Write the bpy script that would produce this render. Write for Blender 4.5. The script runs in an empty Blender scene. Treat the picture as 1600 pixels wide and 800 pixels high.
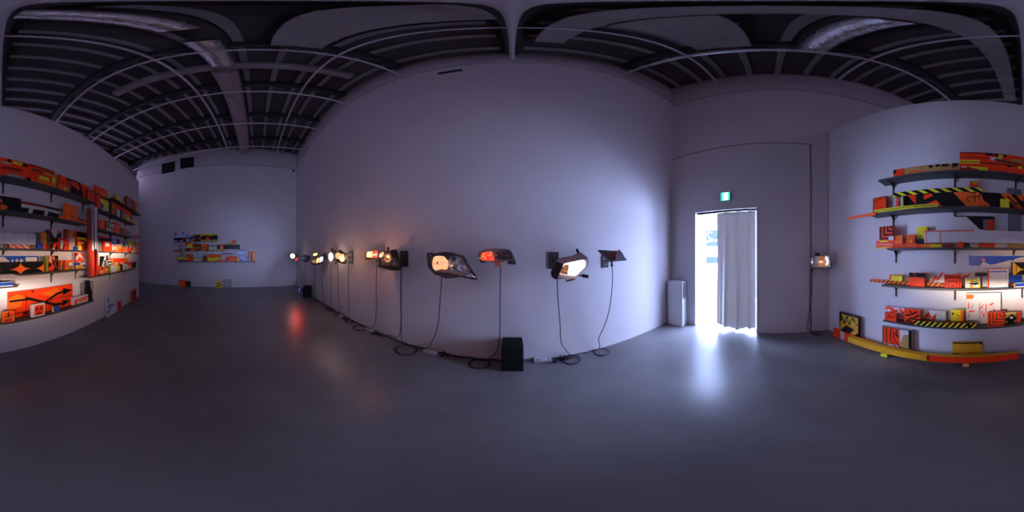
import bpy, math, random
from mathutils import Vector, Matrix

random.seed(7)
S = bpy.context.scene
COL = S.collection
H = 1.5                                   # eye height of the 360 degree camera
UP = 1.5                                  # plan distances were measured in eye heights

# ------------------------------------------------------------------ camera
cam_d = bpy.data.cameras.new('camera')
cam = bpy.data.objects.new('camera', cam_d)
COL.objects.link(cam)
cam.location = (0, 0, H)
cam.rotation_euler = (math.pi / 2, 0, 0)
cam_d.type = 'PANO'
for holder in (cam_d, getattr(cam_d, 'cycles', None)):
    try:
        holder.panorama_type = 'EQUIRECTANGULAR'
    except Exception:
        pass
cam_d.clip_start = 0.02
cam_d.clip_end = 200
S.camera = cam

# ------------------------------------------------------------------ world, exposure
W = bpy.data.worlds.new('world')
S.world = W
W.use_nodes = True
W.node_tree.nodes['Background'].inputs[0].default_value = (0.35, 0.42, 0.62, 1)
W.node_tree.nodes['Background'].inputs[1].default_value = 0.4
S.view_settings.view_transform = 'Standard'
S.view_settings.look = 'None'
S.view_settings.gamma = 1
S.view_settings.exposure = 0.06
S.view_settings.use_curve_mapping = False
S.cycles.use_denoising = True
S.cycles.max_bounces = 14
S.cycles.diffuse_bounces = 10
S.cycles.sample_clamp_indirect = 3.0
S.cycles.use_adaptive_sampling = False

# ------------------------------------------------------------------ light levels, all in one place
DAYLIGHT_W = 1350            # daylight flooding the lobby outside the doorway
DAYLIGHT_COL = (0.45, 0.58, 1.0)
HALL_FILL_W = 56             # added dim fill light for the hall
HALL_FILL_COL = (0.52, 0.46, 0.84)
BEAM = 1.0                  # multiplier for the head lamp beams


def area(name, loc, rot, sx, sy, power, col):
    d = bpy.data.lights.new(name, 'AREA')
    d.shape = 'RECTANGLE'
    d.size = sx
    d.size_y = sy
    d.energy = power
    d.color = col
    o = bpy.data.objects.new(name, d)
    COL.objects.link(o)
    o.location = loc
    o.rotation_euler = rot
    return o


# tall lobby window outside the door, its daylight heading in through the doorway
area('daylight_window', (5.7, 0.1, 1.30), (0, math.pi / 2, 0), 2.5, 4.2, DAYLIGHT_W, DAYLIGHT_COL)
# added fill light under the lobby ceiling, brightening the pale lobby floor
area('lobby_ceiling_fill', (4.7, 0.8, 3.1), (0, 0, 0), 2.0, 3.5, 420, DAYLIGHT_COL)
# added side fill in the lobby, brightening the display wall through the gap
area('lobby_side_fill', (4.3, 3.35, 1.4), (math.radians(-90), 0, math.radians(8)), 1.6, 2.2, 1500, DAYLIGHT_COL)
# added fill light for the hall, set high behind the display wall
area('hall_fill', (-2.5, -6.3, 6.2), (math.radians(-78), 0, math.pi), 9.0, 1.4, HALL_FILL_W, HALL_FILL_COL)


# ------------------------------------------------------------------ materials
MATS = {}


def mat(name, col, rough=0.6, metal=0.0, emit=None, estr=0.0, bump=0.0, bscale=30.0, vary=0.0, vscale=3.0, spec=0.5):
    if name in MATS:
        return MATS[name]
    m = bpy.data.materials.new(name)
    m.use_nodes = True
    nt = m.node_tree
    b = nt.nodes['Principled BSDF']
    b.inputs['Base Color'].default_value = (*col, 1)
    b.inputs['Roughness'].default_value = rough
    b.inputs['Metallic'].default_value = metal
    b.inputs['Specular IOR Level'].default_value = spec
    tc = nt.nodes.new('ShaderNodeTexCoord')
    if vary:
        n = nt.nodes.new('ShaderNodeTexNoise')
        n.inputs['Scale'].default_value = vscale
        n.inputs['Detail'].default_value = 6
        n.inputs['Roughness'].default_value = 0.6
        nt.links.new(tc.outputs['Object'], n.inputs['Vector'])
        r = nt.nodes.new('ShaderNodeValToRGB')
        r.color_ramp.elements[0].position = 0.3
        r.color_ramp.elements[1].position = 0.7
        r.color_ramp.elements[0].color = (*[c * (1 - vary) for c in col], 1)
        r.color_ramp.elements[1].color = (*[min(1, c * (1 + vary)) for c in col], 1)
        nt.links.new(n.outputs['Fac'], r.inputs['Fac'])
        nt.links.new(r.outputs['Color'], b.inputs['Base Color'])
    if bump:
        n2 = nt.nodes.new('ShaderNodeTexNoise')
        n2.inputs['Scale'].default_value = bscale
        n2.inputs['Detail'].default_value = 4
        nt.links.new(tc.outputs['Object'], n2.inputs['Vector'])
        bp = nt.nodes.new('ShaderNodeBump')
        bp.inputs['Strength'].default_value = bump
        bp.inputs['Distance'].default_value = 0.02
        nt.links.new(n2.outputs['Fac'], bp.inputs['Height'])
        nt.links.new(bp.outputs['Normal'], b.inputs['Normal'])
    if emit:
        b.inputs['Emission Color'].default_value = (*emit, 1)
        b.inputs['Emission Strength'].default_value = estr
    MATS[name] = m
    return m


def lit_reflector(name, dark, hot, strength, scale=60.0, lo=0.42, hi=0.66):
    """facetted reflector or lens of a lamp that is switched on: uneven sparkle of emitted light"""
    if name in MATS:
        return MATS[name]
    m = bpy.data.materials.new(name)
    m.use_nodes = True
    nt = m.node_tree
    b = nt.nodes['Principled BSDF']
    b.inputs['Base Color'].default_value = (*dark, 1)
    b.inputs['Roughness'].default_value = 0.25
    tc = nt.nodes.new('ShaderNodeTexCoord')
    n = nt.nodes.new('ShaderNodeTexNoise')
    n.inputs['Scale'].default_value = scale
    n.inputs['Detail'].default_value = 3
    nt.links.new(tc.outputs['Object'], n.inputs['Vector'])
    r = nt.nodes.new('ShaderNodeValToRGB')
    r.color_ramp.elements[0].position = lo
    r.color_ramp.elements[1].position = hi
    r.color_ramp.elements[0].color = (*dark, 1)
    r.color_ramp.elements[1].color = (*hot, 1)
    nt.links.new(n.outputs['Fac'], r.inputs['Fac'])
    nt.links.new(r.outputs['Color'], b.inputs['Emission Color'])
    b.inputs['Emission Strength'].default_value = strength
    MATS[name] = m
    return m


def clear_lens(name, tint=(0.9, 0.92, 1.0), gloss=0.12):
    if name in MATS:
        return MATS[name]
    m = bpy.data.materials.new(name)
    m.use_nodes = True
    nt = m.node_tree
    nt.nodes.clear()
    out = nt.nodes.new('ShaderNodeOutputMaterial')
    mix = nt.nodes.new('ShaderNodeMixShader')
    tr = nt.nodes.new('ShaderNodeBsdfTransparent')
    tr.inputs[0].default_value = (*tint, 1)
    gl = nt.nodes.new('ShaderNodeBsdfGlossy')
    gl.inputs['Roughness'].default_value = 0.08
    mix.inputs[0].default_value = gloss
    nt.links.new(tr.outputs[0], mix.inputs[1])
    nt.links.new(gl.outputs[0], mix.inputs[2])
    nt.links.new(mix.outputs[0], out.inputs[0])
    MATS[name] = m
    return m


PAL = {
    'RD': (0.95, 0.050, 0.008), 'OR': (0.95, 0.155, 0.014), 'DR': (0.34, 0.016, 0.008), 'YE': (0.82, 0.72, 0.03),
    'OC': (0.72, 0.36, 0.02), 'BK': (0.008, 0.008, 0.010), 'WH': (0.70, 0.66, 0.64), 'TN': (0.45, 0.25, 0.09),
    'BL': (0.015, 0.085, 0.45), 'GY': (0.16, 0.16, 0.18), 'LG': (0.38, 0.38, 0.40), 'BR': (0.17, 0.05, 0.02),
    'PK': (0.85, 0.26, 0.18), 'GN': (0.26, 0.29, 0.03), 'PE': (0.88, 0.42, 0.20), 'LB': (0.50, 0.68, 0.95),
    'HY': (0.95, 0.75, 0.08),
}


def pm(c):
    return mat('paint_' + c, PAL[c], 0.30, vary=0.08, vscale=14, bump=0.05, bscale=50, spec=0.28)


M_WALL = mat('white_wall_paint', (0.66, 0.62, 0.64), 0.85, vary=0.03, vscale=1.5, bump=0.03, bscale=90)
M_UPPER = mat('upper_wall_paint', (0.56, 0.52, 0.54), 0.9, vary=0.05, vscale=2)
M_TRIM = mat('wall_top_ledge', (0.42, 0.40, 0.42), 0.8)
M_DECK = mat('dark_roof_deck', (0.085, 0.068, 0.072), 0.9, vary=0.3, vscale=1.2)
M_JOIST = mat('pale_joist', (0.24, 0.23, 0.235), 0.7, vary=0.12, vscale=2)
M_TRUSS = mat('dark_truss', (0.03, 0.03, 0.035), 0.6)
M_CHORD = mat('pale_pipe', (0.55, 0.53, 0.55), 0.5)
M_DUCT = mat('grey_duct', (0.30, 0.27, 0.27), 0.7, vary=0.15, vscale=2.5)
M_FOIL = mat('crinkled_foil', (0.75, 0.74, 0.76), 0.22, metal=1.0, bump=1.0, bscale=22)
M_WRAP = mat('pinkish_duct_wrap', (0.36, 0.27, 0.28), 0.5, vary=0.25, vscale=9, bump=0.8, bscale=14)
M_SHELF = mat('grey_shelf_board', (0.055, 0.055, 0.06), 0.5)
M_STEEL = mat('dark_bracket_steel', (0.03, 0.028, 0.028), 0.5)
M_BLACK = mat('black_rubber', (0.012, 0.012, 0.014), 0.5)
M_PLASTIC = mat('black_plastic', (0.018, 0.018, 0.020), 0.35)
M_GREYPL = mat('grey_lamp_shell', (0.20, 0.20, 0.23), 0.4)
M_CHROME = mat('lamp_chrome', (0.62, 0.63, 0.70), 0.20, metal=0.55)
M_SILVER = mat('lamp_silver', (0.68, 0.70, 0.78), 0.35, metal=0.35, bump=0.2, bscale=24)
M_SPEAKER = mat('speaker_black', (0.008, 0.008, 0.010), 0.8, spec=0.2)
M_HOOD = mat('grey_chrome_hood', (0.46, 0.47, 0.60), 0.28, metal=0.25)
M_SMOKED = mat('smoked_plastic', (0.05, 0.045, 0.045), 0.25, bump=0.5, bscale=60)
M_PALESILVER = mat('pale_silver', (0.82, 0.85, 0.95), 0.3, bump=0.5, bscale=30)
M_DIMCHROME = mat('lamp_inner_chrome', (0.24, 0.22, 0.22), 0.25, metal=0.5, bump=0.35, bscale=26)
M_WHITE = mat('white_lacquer', (0.70, 0.70, 0.72), 0.5)
M_PLUGWHITE = mat('white_plastic', (0.55, 0.54, 0.56), 0.45)
M_ORANGEBOX = mat('orange_brown_plastic', (0.42, 0.11, 0.05), 0.5, vary=0.2, vscale=40)
M_HOLE = mat('dark_opening', (0.006, 0.006, 0.007), 0.9)
M_GAP = mat('panel_gap', (0.10, 0.09, 0.10), 0.9)

# polished concrete
m = bpy.data.materials.new('polished_concrete')
m.use_nodes = True
nt = m.node_tree
b = nt.nodes['Principled BSDF']
tc = nt.nodes.new('ShaderNodeTexCoord')
n1 = nt.nodes.new('ShaderNodeTexNoise')
n1.inputs['Scale'].default_value = 0.9
n1.inputs['Detail'].default_value = 5
n1.inputs['Roughness'].default_value = 0.62
n1.inputs['Distortion'].default_value = 0.0
nt.links.new(tc.outputs['Object'], n1.inputs['Vector'])
r1 = nt.nodes.new('ShaderNodeValToRGB')
r1.color_ramp.elements[0].position = 0.12
r1.color_ramp.elements[0].color = (0.085, 0.080, 0.082, 1)
r1.color_ramp.elements[1].position = 0.80
r1.color_ramp.elements[1].color = (0.235, 0.225, 0.228, 1)
nt.links.new(n1.outputs['Fac'], r1.inputs['Fac'])
nt.links.new(r1.outputs['Color'], b.inputs['Base Color'])
n2 = nt.nodes.new('ShaderNodeTexNoise')
n2.inputs['Scale'].default_value = 5
n2.inputs['Detail'].default_value = 3
nt.links.new(tc.outputs['Object'], n2.inputs['Vector'])
mr = nt.nodes.new('ShaderNodeMapRange')
mr.inputs['To Min'].default_value = 0.295
mr.inputs['To Max'].default_value = 0.32
nt.links.new(n2.outputs['Fac'], mr.inputs['Value'])
nt.links.new(mr.outputs['Result'], b.inputs['Roughness'])
bp = nt.nodes.new('ShaderNodeBump')
bp.inputs['Strength'].default_value = 0.02
bp.inputs['Distance'].default_value = 0.004
nt.links.new(n2.outputs['Fac'], bp.inputs['Height'])
M_FLOOR = m

# curtain cloth: lets some of the lobby daylight through
m = bpy.data.materials.new('grey_curtain_cloth')
m.use_nodes = True
nt = m.node_tree
nt.nodes.clear()
out = nt.nodes.new('ShaderNodeOutputMaterial')
mix = nt.nodes.new('ShaderNodeMixShader')
df = nt.nodes.new('ShaderNodeBsdfDiffuse')
df.inputs[0].default_value = (0.5, 0.49, 0.5, 1)
tl = nt.nodes.new('ShaderNodeBsdfTranslucent')
tl.inputs[0].default_value = (0.42, 0.38, 0.34, 1)
mix.inputs[0].default_value = 0.23
nt.links.new(df.outputs[0], mix.inputs[1])
nt.links.new(tl.outputs[0], mix.inputs[2])
nt.links.new(mix.outputs[0], out.inputs[0])
M_CURTAIN = m


# ------------------------------------------------------------------ mesh helpers
class MB:
    def __init__(self):
        self.v, self.f, self.mi, self.ms = [], [], [], []
        self.smooth = []

    def m(self, mt):
        if mt not in self.ms:
            self.ms.append(mt)
        return self.ms.index(mt)

    def face(self, pts, mt, smooth=False):
        i = len(self.v)
        self.v += [tuple(p) for p in pts]
        self.f.append(tuple(range(i, i + len(pts))))
        self.mi.append(self.m(mt))
        self.smooth.append(smooth)

    def box(self, x0, y0, z0, x1, y1, z1, mt):
        x0, x1 = min(x0, x1), max(x0, x1)
        y0, y1 = min(y0, y1), max(y0, y1)
        z0, z1 = min(z0, z1), max(z0, z1)
        i = len(self.v)
        self.v += [(x, y, z) for z in (z0, z1) for y in (y0, y1) for x in (x0, x1)]
        for q in ((0, 2, 3, 1), (4, 5, 7, 6), (0, 1, 5, 4), (2, 6, 7, 3), (0, 4, 6, 2), (1, 3, 7, 5)):
            self.f.append(tuple(i + k for k in q))
            self.mi.append(self.m(mt))
            self.smooth.append(False)

    def grid(self, rows, mt, closed=False, smooth=True):
        i = len(self.v)
        n = len(rows[0])
        for r in rows:
            self.v += [tuple(p) for p in r]
        for a in range(len(rows) - 1):
            for c in range(n if closed else n - 1):
                d = (c + 1) % n
                self.f.append((i + a * n + c, i + a * n + d, i + (a + 1) * n + d, i + (a + 1) * n + c))
                self.mi.append(self.m(mt))
                self.smooth.append(smooth)

    def tube(self, pts, r, mt, n=8, cap=True):
        pts = [Vector(p) for p in pts]
        rows = []
        up = Vector((0, 0, 1))
        prev = None
        for k, p in enumerate(pts):
            t = (pts[min(k + 1, len(pts) - 1)] - pts[max(k - 1, 0)])
            if t.length < 1e-9:
                t = Vector((0, 0, 1))
            t.normalize()
            if prev is None:
                a = t.cross(up)
                if a.length < 1e-3:
                    a = t.cross(Vector((1, 0, 0)))
            else:
                a = prev - t * prev.dot(t)
            a.normalize()
            prev = a
            bb = t.cross(a)
            rows.append([p + a * (r * math.cos(2 * math.pi * j / n)) + bb * (r * math.sin(2 * math.pi * j / n)) for j in range(n)])
        self.grid(rows, mt, closed=True)
        if cap:
            self.face(rows[0], mt)
            self.face(list(reversed(rows[-1])), mt)

    def prism(self, outline, y0, y1, mt, s1=1.0, mt_side=None, c=None):
        """outline of (x,z) at depth y0, scaled by s1 at depth y1"""
        cx = sum(p[0] for p in outline) / len(outline) if c is None else c[0]
        cz = sum(p[1] for p in outline) / len(outline) if c is None else c[1]
        a = [(x, y0, z) for x, z in outline]
        bk = [(cx + (x - cx) * s1, y1, cz + (z - cz) * s1) for x, z in outline]
        self.face(a, mt)
        self.face(list(reversed(bk)), mt)
        n = len(outline)
        for k in range(n):
            self.face([a[k], bk[k], bk[(k + 1) % n], a[(k + 1) % n]], mt_side or mt)

    def lathe_y(self, cx, cz, prof, mt, n=24, sx=1.0, sz=1.0):
        """profile of (radius, y) spun about an axis along y"""
        rows = [[(cx + sx * r * math.cos(2 * math.pi * k / n), y, cz + sz * r * math.sin(2 * math.pi * k / n)) for k in range(n)] for r, y in prof]
        self.grid(rows, mt, closed=True)

    def build(self, name, parent=None, loc=None, rz=0.0, bevel=0.0):
        me = bpy.data.meshes.new(name)
        me.from_pydata(self.v, [], self.f)
        for mt in self.ms:
            me.materials.append(mt)
        for p, i, s in zip(me.polygons, self.mi, self.smooth):
            p.material_index = i
            p.use_smooth = s
        me.update()
        o = bpy.data.objects.new(name, me)
        COL.objects.link(o)
        if parent is not None:
            o.parent = parent
        if loc is not None:
            o.location = loc
        if rz:
            o.rotation_euler = (0, 0, rz)
        if bevel:
            bv = o.modifiers.new('bevel', 'BEVEL')
            bv.width = bevel
            bv.segments = 2
            bv.limit_method = 'ANGLE'
        return o


def empty(name, loc=(0, 0, 0), rz=0.0):
    o = bpy.data.objects.new(name, None)
    o.empty_display_size = 0.1
    COL.objects.link(o)
    o.location = loc
    o.rotation_euler = (0, 0, rz)
    return o


def tag(o, label, cat, group=None, kind=None):
    o['label'] = label
    o['category'] = cat
    if group:
        o['group'] = group
    if kind:
        o['kind'] = kind
    return o


def structure(o):
    o['kind'] = 'structure'
    return o


def ray(px, py):
    az = math.radians((px - 800) * 0.225)
    la = math.radians((400 - py) * 0.225)
    return Vector((math.sin(az) * math.cos(la), math.cos(az) * math.cos(la), math.sin(la)))


def at_dist(px, py, hd):
    """point at a horizontal distance"""
    r = ray(px, py)
    k = hd / math.hypot(r.x, r.y)
    return Vector((r.x * k, r.y * k, H + r.z * k))


def on_floor(px, py, z=0.0):
    r = ray(px, py)
    k = (z - H) / r.z
    return Vector((r.x * k, r.y * k, z))


class Plane:
    """a vertical wall: s runs along it to the right as seen from the room, d is the distance in front of it"""

    def __init__(self, A, B):
        self.A = Vector((A[0], A[1], 0))
        self.B = Vector((B[0], B[1], 0))
        self.L = (self.B - self.A).length
        self.t = (self.B - self.A).normalized()
        self.n = Vector((-self.t.y, self.t.x, 0))
        if self.n.dot(-self.A) < 0:
            self.n = -self.n
        self.D = self.n.dot(-self.A)
        self.rz = math.atan2(self.t.y, self.t.x)

    def w(self, s, z, d=0.0):
        p = self.A + self.t * s + self.n * d
        return Vector((p.x, p.y, z))

    def sz(self, px, py, d=0.0):
        r = ray(px, py)
        k = (self.D - d) / -(r.x * self.n.x + r.y * self.n.y)
        p = Vector((r.x * k, r.y * k, 0)) - self.A
        return p.dot(self.t), H + r.z * k

    def p(self, px, py, d=0.0):
        s, z = self.sz(px, py, d)
        return self.w(s, z, d)


PA = Plane((-8.03, 2.025), (3.03, 2.025))                 # long wall carrying the car lamps
PB = Plane((3.03, 2.025), (2.61, -6.5))                   # wall with the doorway
PC = Plane((1.9 * UP, -0.75 * UP), (-2.97 * UP, -2.6 * UP))  # free standing display wall
PD = Plane((-6.90, -6.6), (-8.03, 2.025))                 # far end wall
ROOF = 7.5
TRIM_Z = 6.5

# ================================================================== ROOM SHELL
b_ = MB()
b_.box(-8.6, -7.0, -0.15, 7.2, 4.2, 0.0, M_FLOOR)
structure(b_.build('floor'))
b_ = MB()
b_.box(-8.6, -7.0, ROOF, 3.6, 2.4, ROOF + 0.15, M_DECK)
structure(b_.build('ceiling'))


def wall_piece(mb, pl, s0, s1, z0, z1, th=0.25, mt=None, d1=0.0):
    mb.box(s0, -d1, z0, s1, th, z1, mt or M_WALL)


def wall_obj(name, pl, pieces, th=0.25):
    mb = MB()
    for s0, s1, z0, z1, mt in pieces:
        mb.box(s0, 0, z0, s1, th, z1, mt)
    # the local frame has +x along the wall; +y must point out of the room
    o = mb.build(name, loc=pl.A, rz=pl.rz)
    return structure(o)


# check that local +y is "behind the wall": the frames below rely on it
def local_y_sign(pl):
    y = Vector((-pl.t.y, pl.t.x, 0))
    return -1.0 if y.dot(pl.n) > 0 else 1.0


for pl in (PA, PB, PC, PD):
    assert local_y_sign(pl) > 0

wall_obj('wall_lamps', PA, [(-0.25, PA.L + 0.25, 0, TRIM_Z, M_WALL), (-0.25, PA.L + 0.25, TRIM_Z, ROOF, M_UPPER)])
DS0, DS1, DZ = 0.602, 1.818, 2.39
TB = 6.25
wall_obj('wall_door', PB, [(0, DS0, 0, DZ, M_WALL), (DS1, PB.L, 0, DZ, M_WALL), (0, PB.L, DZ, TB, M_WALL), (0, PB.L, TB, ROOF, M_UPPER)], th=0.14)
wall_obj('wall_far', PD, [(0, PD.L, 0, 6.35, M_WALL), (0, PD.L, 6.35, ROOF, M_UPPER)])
WC_TOP = 4.42
wall_obj('wall_display', PC, [(0.0, PC.L, 0, WC_TOP, M_WALL)], th=0.2)
b_ = MB()
b_.box(-7.2, -6.85, 0, 2.8, -6.6, ROOF, M_WALL)
structure(b_.build('wall_back'))

# thin ledges where the plasterboard stops and the upper wall begins
for name, pl, z in (('trim_lamp_wall', PA, TRIM_Z), ('trim_door_wall', PB, TB), ('trim_far_wall', PD, 6.35)):
    mb = MB()
    mb.box(0, -0.03, z - 0.03, pl.L, 0.0, z, M_TRIM)
    structure(mb.build(name, loc=pl.A, rz=pl.rz))

# seam of the tall loading door panel in the door wall
sx, sz_ = PB.sz(1266, 228)
mb = MB()
mb.box(0.02, -0.006, 3.93, sx, 0, 3.945, M_GAP)
mb.box(sx, -0.008, 0.0, sx + 0.018, 0, 3.945, M_GAP)
structure(mb.build('trim_panel_seam', loc=PB.A, rz=PB.rz))

# doorway lining
mb = MB()
mb.box(DS0 - 0.035, -0.012, 0, DS0, 0.15, DZ + 0.035, M_WHITE)
mb.box(DS1, -0.012, 0, DS1 + 0.03, 0.15, DZ + 0.035, M_WHITE)
mb.box(DS0, -0.012, DZ, DS1, 0.15, DZ + 0.035, M_WHITE)
structure(mb.build('door_1', loc=PB.A, rz=PB.rz))

# lobby outside the doorway
mb = MB()
mb.box(6.1, -2.2, 0, 6.3, 4.0, 3.2, M_WHITE)
mb.box(3.08, 3.4, 0, 6.3, 3.6, 3.2, M_WHITE)
mb.box(3.0, 2.0, 0, 3.18, 3.4, 3.2, M_WHITE)
mb.box(3.0, -2.4, 0, 6.3, -2.2, 3.2, M_WHITE)
structure(mb.build('wall_lobby'))
mb = MB()
mb.box(3.08, -2.4, 3.2, 6.3, 3.6, 3.3, M_WHITE)
structure(mb.build('ceiling_lobby'))
mb = MB()
mb.box(3.10, -2.2, 0.0, 6.1, 3.4, 0.006, M_WHITE)
structure(mb.build('floor_lobby'))

# blue notice board with white script seen through the gap beside the curtain
sb = empty('notice_board', (4.62, 1.68, 1.32))
tag(sb, 'blue board with white flowing script seen through the doorway beside the curtain', 'sign')
fd = Vector((-4.62, -1.68, 0)).normalized()
sb.rotation_euler = (0, 0, math.atan2(fd.x, -fd.y))
M_SIGNBL = mat('sign_blue', (0.016, 0.032, 0.075), 0.5)
M_SIGNWH = mat('sign_white', (0.85, 0.87, 0.9), 0.5)
mb = MB()
mb.box(-0.16, 0, 0.47, 0.24, 0.03, 0.97, M_SIGNBL)
mb.box(-0.16, 0, -0.05, 0.24, 0.03, 0.16, M_SIGNBL)
mb.box(-0.16, 0.005, 0.16, 0.24, 0.03, 0.47, M_SIGNWH)
mb.build('panel', sb)
mb = MB()
mb.box(-0.12, 0.0, -1.32, -0.09, 0.03, -0.05, M_SIGNWH)
mb.box(0.17, 0.0, -1.32, 0.20, 0.03, -0.05, M_SIGNWH)
mb.build('stand', sb)
mb = MB()
sc = [(0.02, 0.88), (-0.05, 0.92), (-0.10, 0.86), (-0.07, 0.76), (-0.03, 0.68), (-0.08, 0.60), (-0.14, 0.62)]
mb.tube([(x, -0.012, z) for x, z in sc], 0.018, M_SIGNWH, 6)
sc = [(-0.02, 0.60), (0.02, 0.72), (0.05, 0.60), (0.09, 0.70), (0.12, 0.60), (0.17, 0.68), (0.22, 0.60)]
mb.tube([(x, -0.012, z) for x, z in sc], 0.016, M_SIGNWH, 6)
sc = [(0.00, 0.42), (-0.05, 0.45), (-0.06, 0.36), (0.02, 0.28), (-0.04, 0.20), (-0.10, 0.26), (0.02, 0.34), (0.2, 0.30)]
mb.tube([(x, -0.012, z) for x, z in sc], 0.012, M_SIGNBL, 6)
mb.build('script_lettering', sb)

# curtain
cs0 = PB.sz(1118.5, 420)[0]
cs1 = PB.sz(1180.5, 420)[0]
rows = []
NZ, NX = 26, 90
for j in range(NZ):
    v = j / (NZ - 1)
    row = []
    for i in range(NX):
        u = i / (NX - 1)
        amp = 0.012 + 0.024 * v
        wv = amp * (math.sin(u * 19 + 0.6 * math.sin(v * 2.2)) + 0.45 * math.sin(u * 41 + 1.3))
        zb = 0.055 + 0.026 * math.sin(u * 7.0 + 1.2)
        z = DZ - 0.035 - v * (DZ - 0.035 - zb)
        row.append((cs0 + (cs1 - cs0) * u + 0.01 * math.sin(v * 5) * (1 - u), 0.05 + wv, z))
    rows.append(row)
mb = MB()
mb.grid(rows, M_CURTAIN)
cur = mb.build('curtain', loc=PB.A, rz=PB.rz)
sol = cur.modifiers.new('cloth', 'SOLIDIFY')
sol.thickness = 0.002
tag(cur, 'grey cloth curtain hanging in soft folds across most of the bright doorway', 'curtain')
mb = MB()
mb.tube([(DS0 + 0.002, 0.115, DZ - 0.010), (DS1 - 0.002, 0.115, DZ - 0.010)], 0.006, M_WHITE, 10)
tag(mb.build('curtain_rod', loc=PB.A, rz=PB.rz), 'white curtain rod fitted across the top of the doorway', 'curtain rod')

# exit sign: green case, lit face with a white doorway
M_EXG = mat('exit_green', (0.0, 0.35, 0.22), 0.4, emit=(0.0, 0.85, 0.55), estr=1.3)
M_EXW = mat('exit_white', (0.8, 0.9, 0.85), 0.4, emit=(0.9, 1.0, 0.96), estr=2.5)
ex = empty('exit_sign', PB.w(PB.sz(1134.5, 309.5)[0], 2.565), PB.rz)
tag(ex, 'small lit green and white emergency exit sign above the doorway', 'sign')
mb = MB()
mb.box(-0.095, -0.05, 0.0, 0.095, 0.0, 0.185, mat('exit_case', (0.25, 0.3, 0.3), 0.5))
mb.build('case', ex)
mb = MB()
mb.box(-0.088, -0.054, 0.008, 0.088, -0.0505, 0.178, M_EXG)
mb.box(-0.045, -0.0555, 0.012, 0.055, -0.0545, 0.168, M_EXW)
mb.build('lit_face', ex)

# white cabinet in the corner with an open niche
px0, py0, px1, py1 = 2.80, 1.625, 3.00, 1.985
ped = empty('cabinet', ((px0 + px1) / 2, (py0 + py1) / 2, 0))
tag(ped, 'tall white pedestal cabinet with an open niche in the corner left of the doorway', 'cabinet')
mb = MB()
hw, hd2, t = (px1 - px0) / 2, (py1 - py0) / 2, 0.018
mb.box(-hw, -hd2, 0.0, -hw + t, hd2, 0.955, M_WHITE)
mb.box(hw - t, -hd2, 0.0, hw, hd2, 0.955, M_WHITE)
mb.box(-hw + t, hd2 - t, 0.0, hw - t, hd2, 0.955, M_WHITE)
mb.box(-hw, -hd2, 0.955, hw, hd2, 0.975, M_WHITE)
mb.box(-hw + t, -hd2 + 0.002, 0.60, hw - t, hd2 - t, 0.618, M_WHITE)
mb.build('body', ped, bevel=0.0015)
mb = MB()
mb.box(-hw + t, -hd2 + 0.003, 0.0, hw - t, -hd2 + t, 0.60, M_WHITE)
mb.build('door', ped)
mb = MB()
for k in range(9):
    o_ = 0.002 * math.sin(k * 2.1)
    mb.box(-0.065 + o_, -hd2 + 0.03, 0.002 * k, 0.045 + o_, -hd2 + 0.18, 0.002 * k + 0.0016, M_WHITE)
tag(mb.build('paper_stack', loc=(ped.location.x, ped.location.y, 0.6185)), 'small stack of white papers lying in the niche of the white cabinet', 'papers')

# ================================================================== ROOF
TRX = [k * 1.1 * UP for k in (-4, -3, -2, -1, 0, 1)]
names = ['fifth', 'fourth', 'third', 'second', 'overhead', 'nearest the door']
TLAB = ['roof truss with pale lower pipe closest to the far end wall',
        'roof truss with pale lower pipe, second from the far end wall',
        'roof truss with pale lower pipe, third from the far end wall',
        'roof truss with pale lower pipe over the middle of the lamp wall',
        'roof truss with pale lower pipe running straight overhead',
        'roof truss with pale lower pipe closest to the doorway wall']
Y0, Y1 = -6.58, 2.02
for x, lab in zip(TRX, TLAB):
    tr = empty('roof_truss', (x, 0, 6.75))
    tag(tr, lab, 'truss', 'roof trusses spanning the hall')
    mb = MB()
    mb.tube([(0, Y0, 0), (0, Y1, 0)], 0.03, M_CHORD, 10)
    mb.build('lower_chord', tr)
    mb = MB()
    mb.box(-0.07, Y0, 0.52, 0.07, Y1, 0.54, M_TRUSS)
    mb.box(-0.012, Y0, 0.54, 0.012, Y1, 0.70, M_TRUSS)
    mb.box(-0.07, Y0, 0.70, 0.07, Y1, 0.745, M_TRUSS)
    mb.build('upper_beam', tr)
    mb = MB()
    y = Y0 + 0.2
    up = True
    while y < Y1 - 0.8:
        mb.tube([(0, y, 0.02 if up else 0.52), (0, y + 0.72, 0.52 if up else 0.02)], 0.009, M_JOIST, 6)
        y += 0.72
        up = not up
    mb.build('web_rods', tr)

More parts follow.
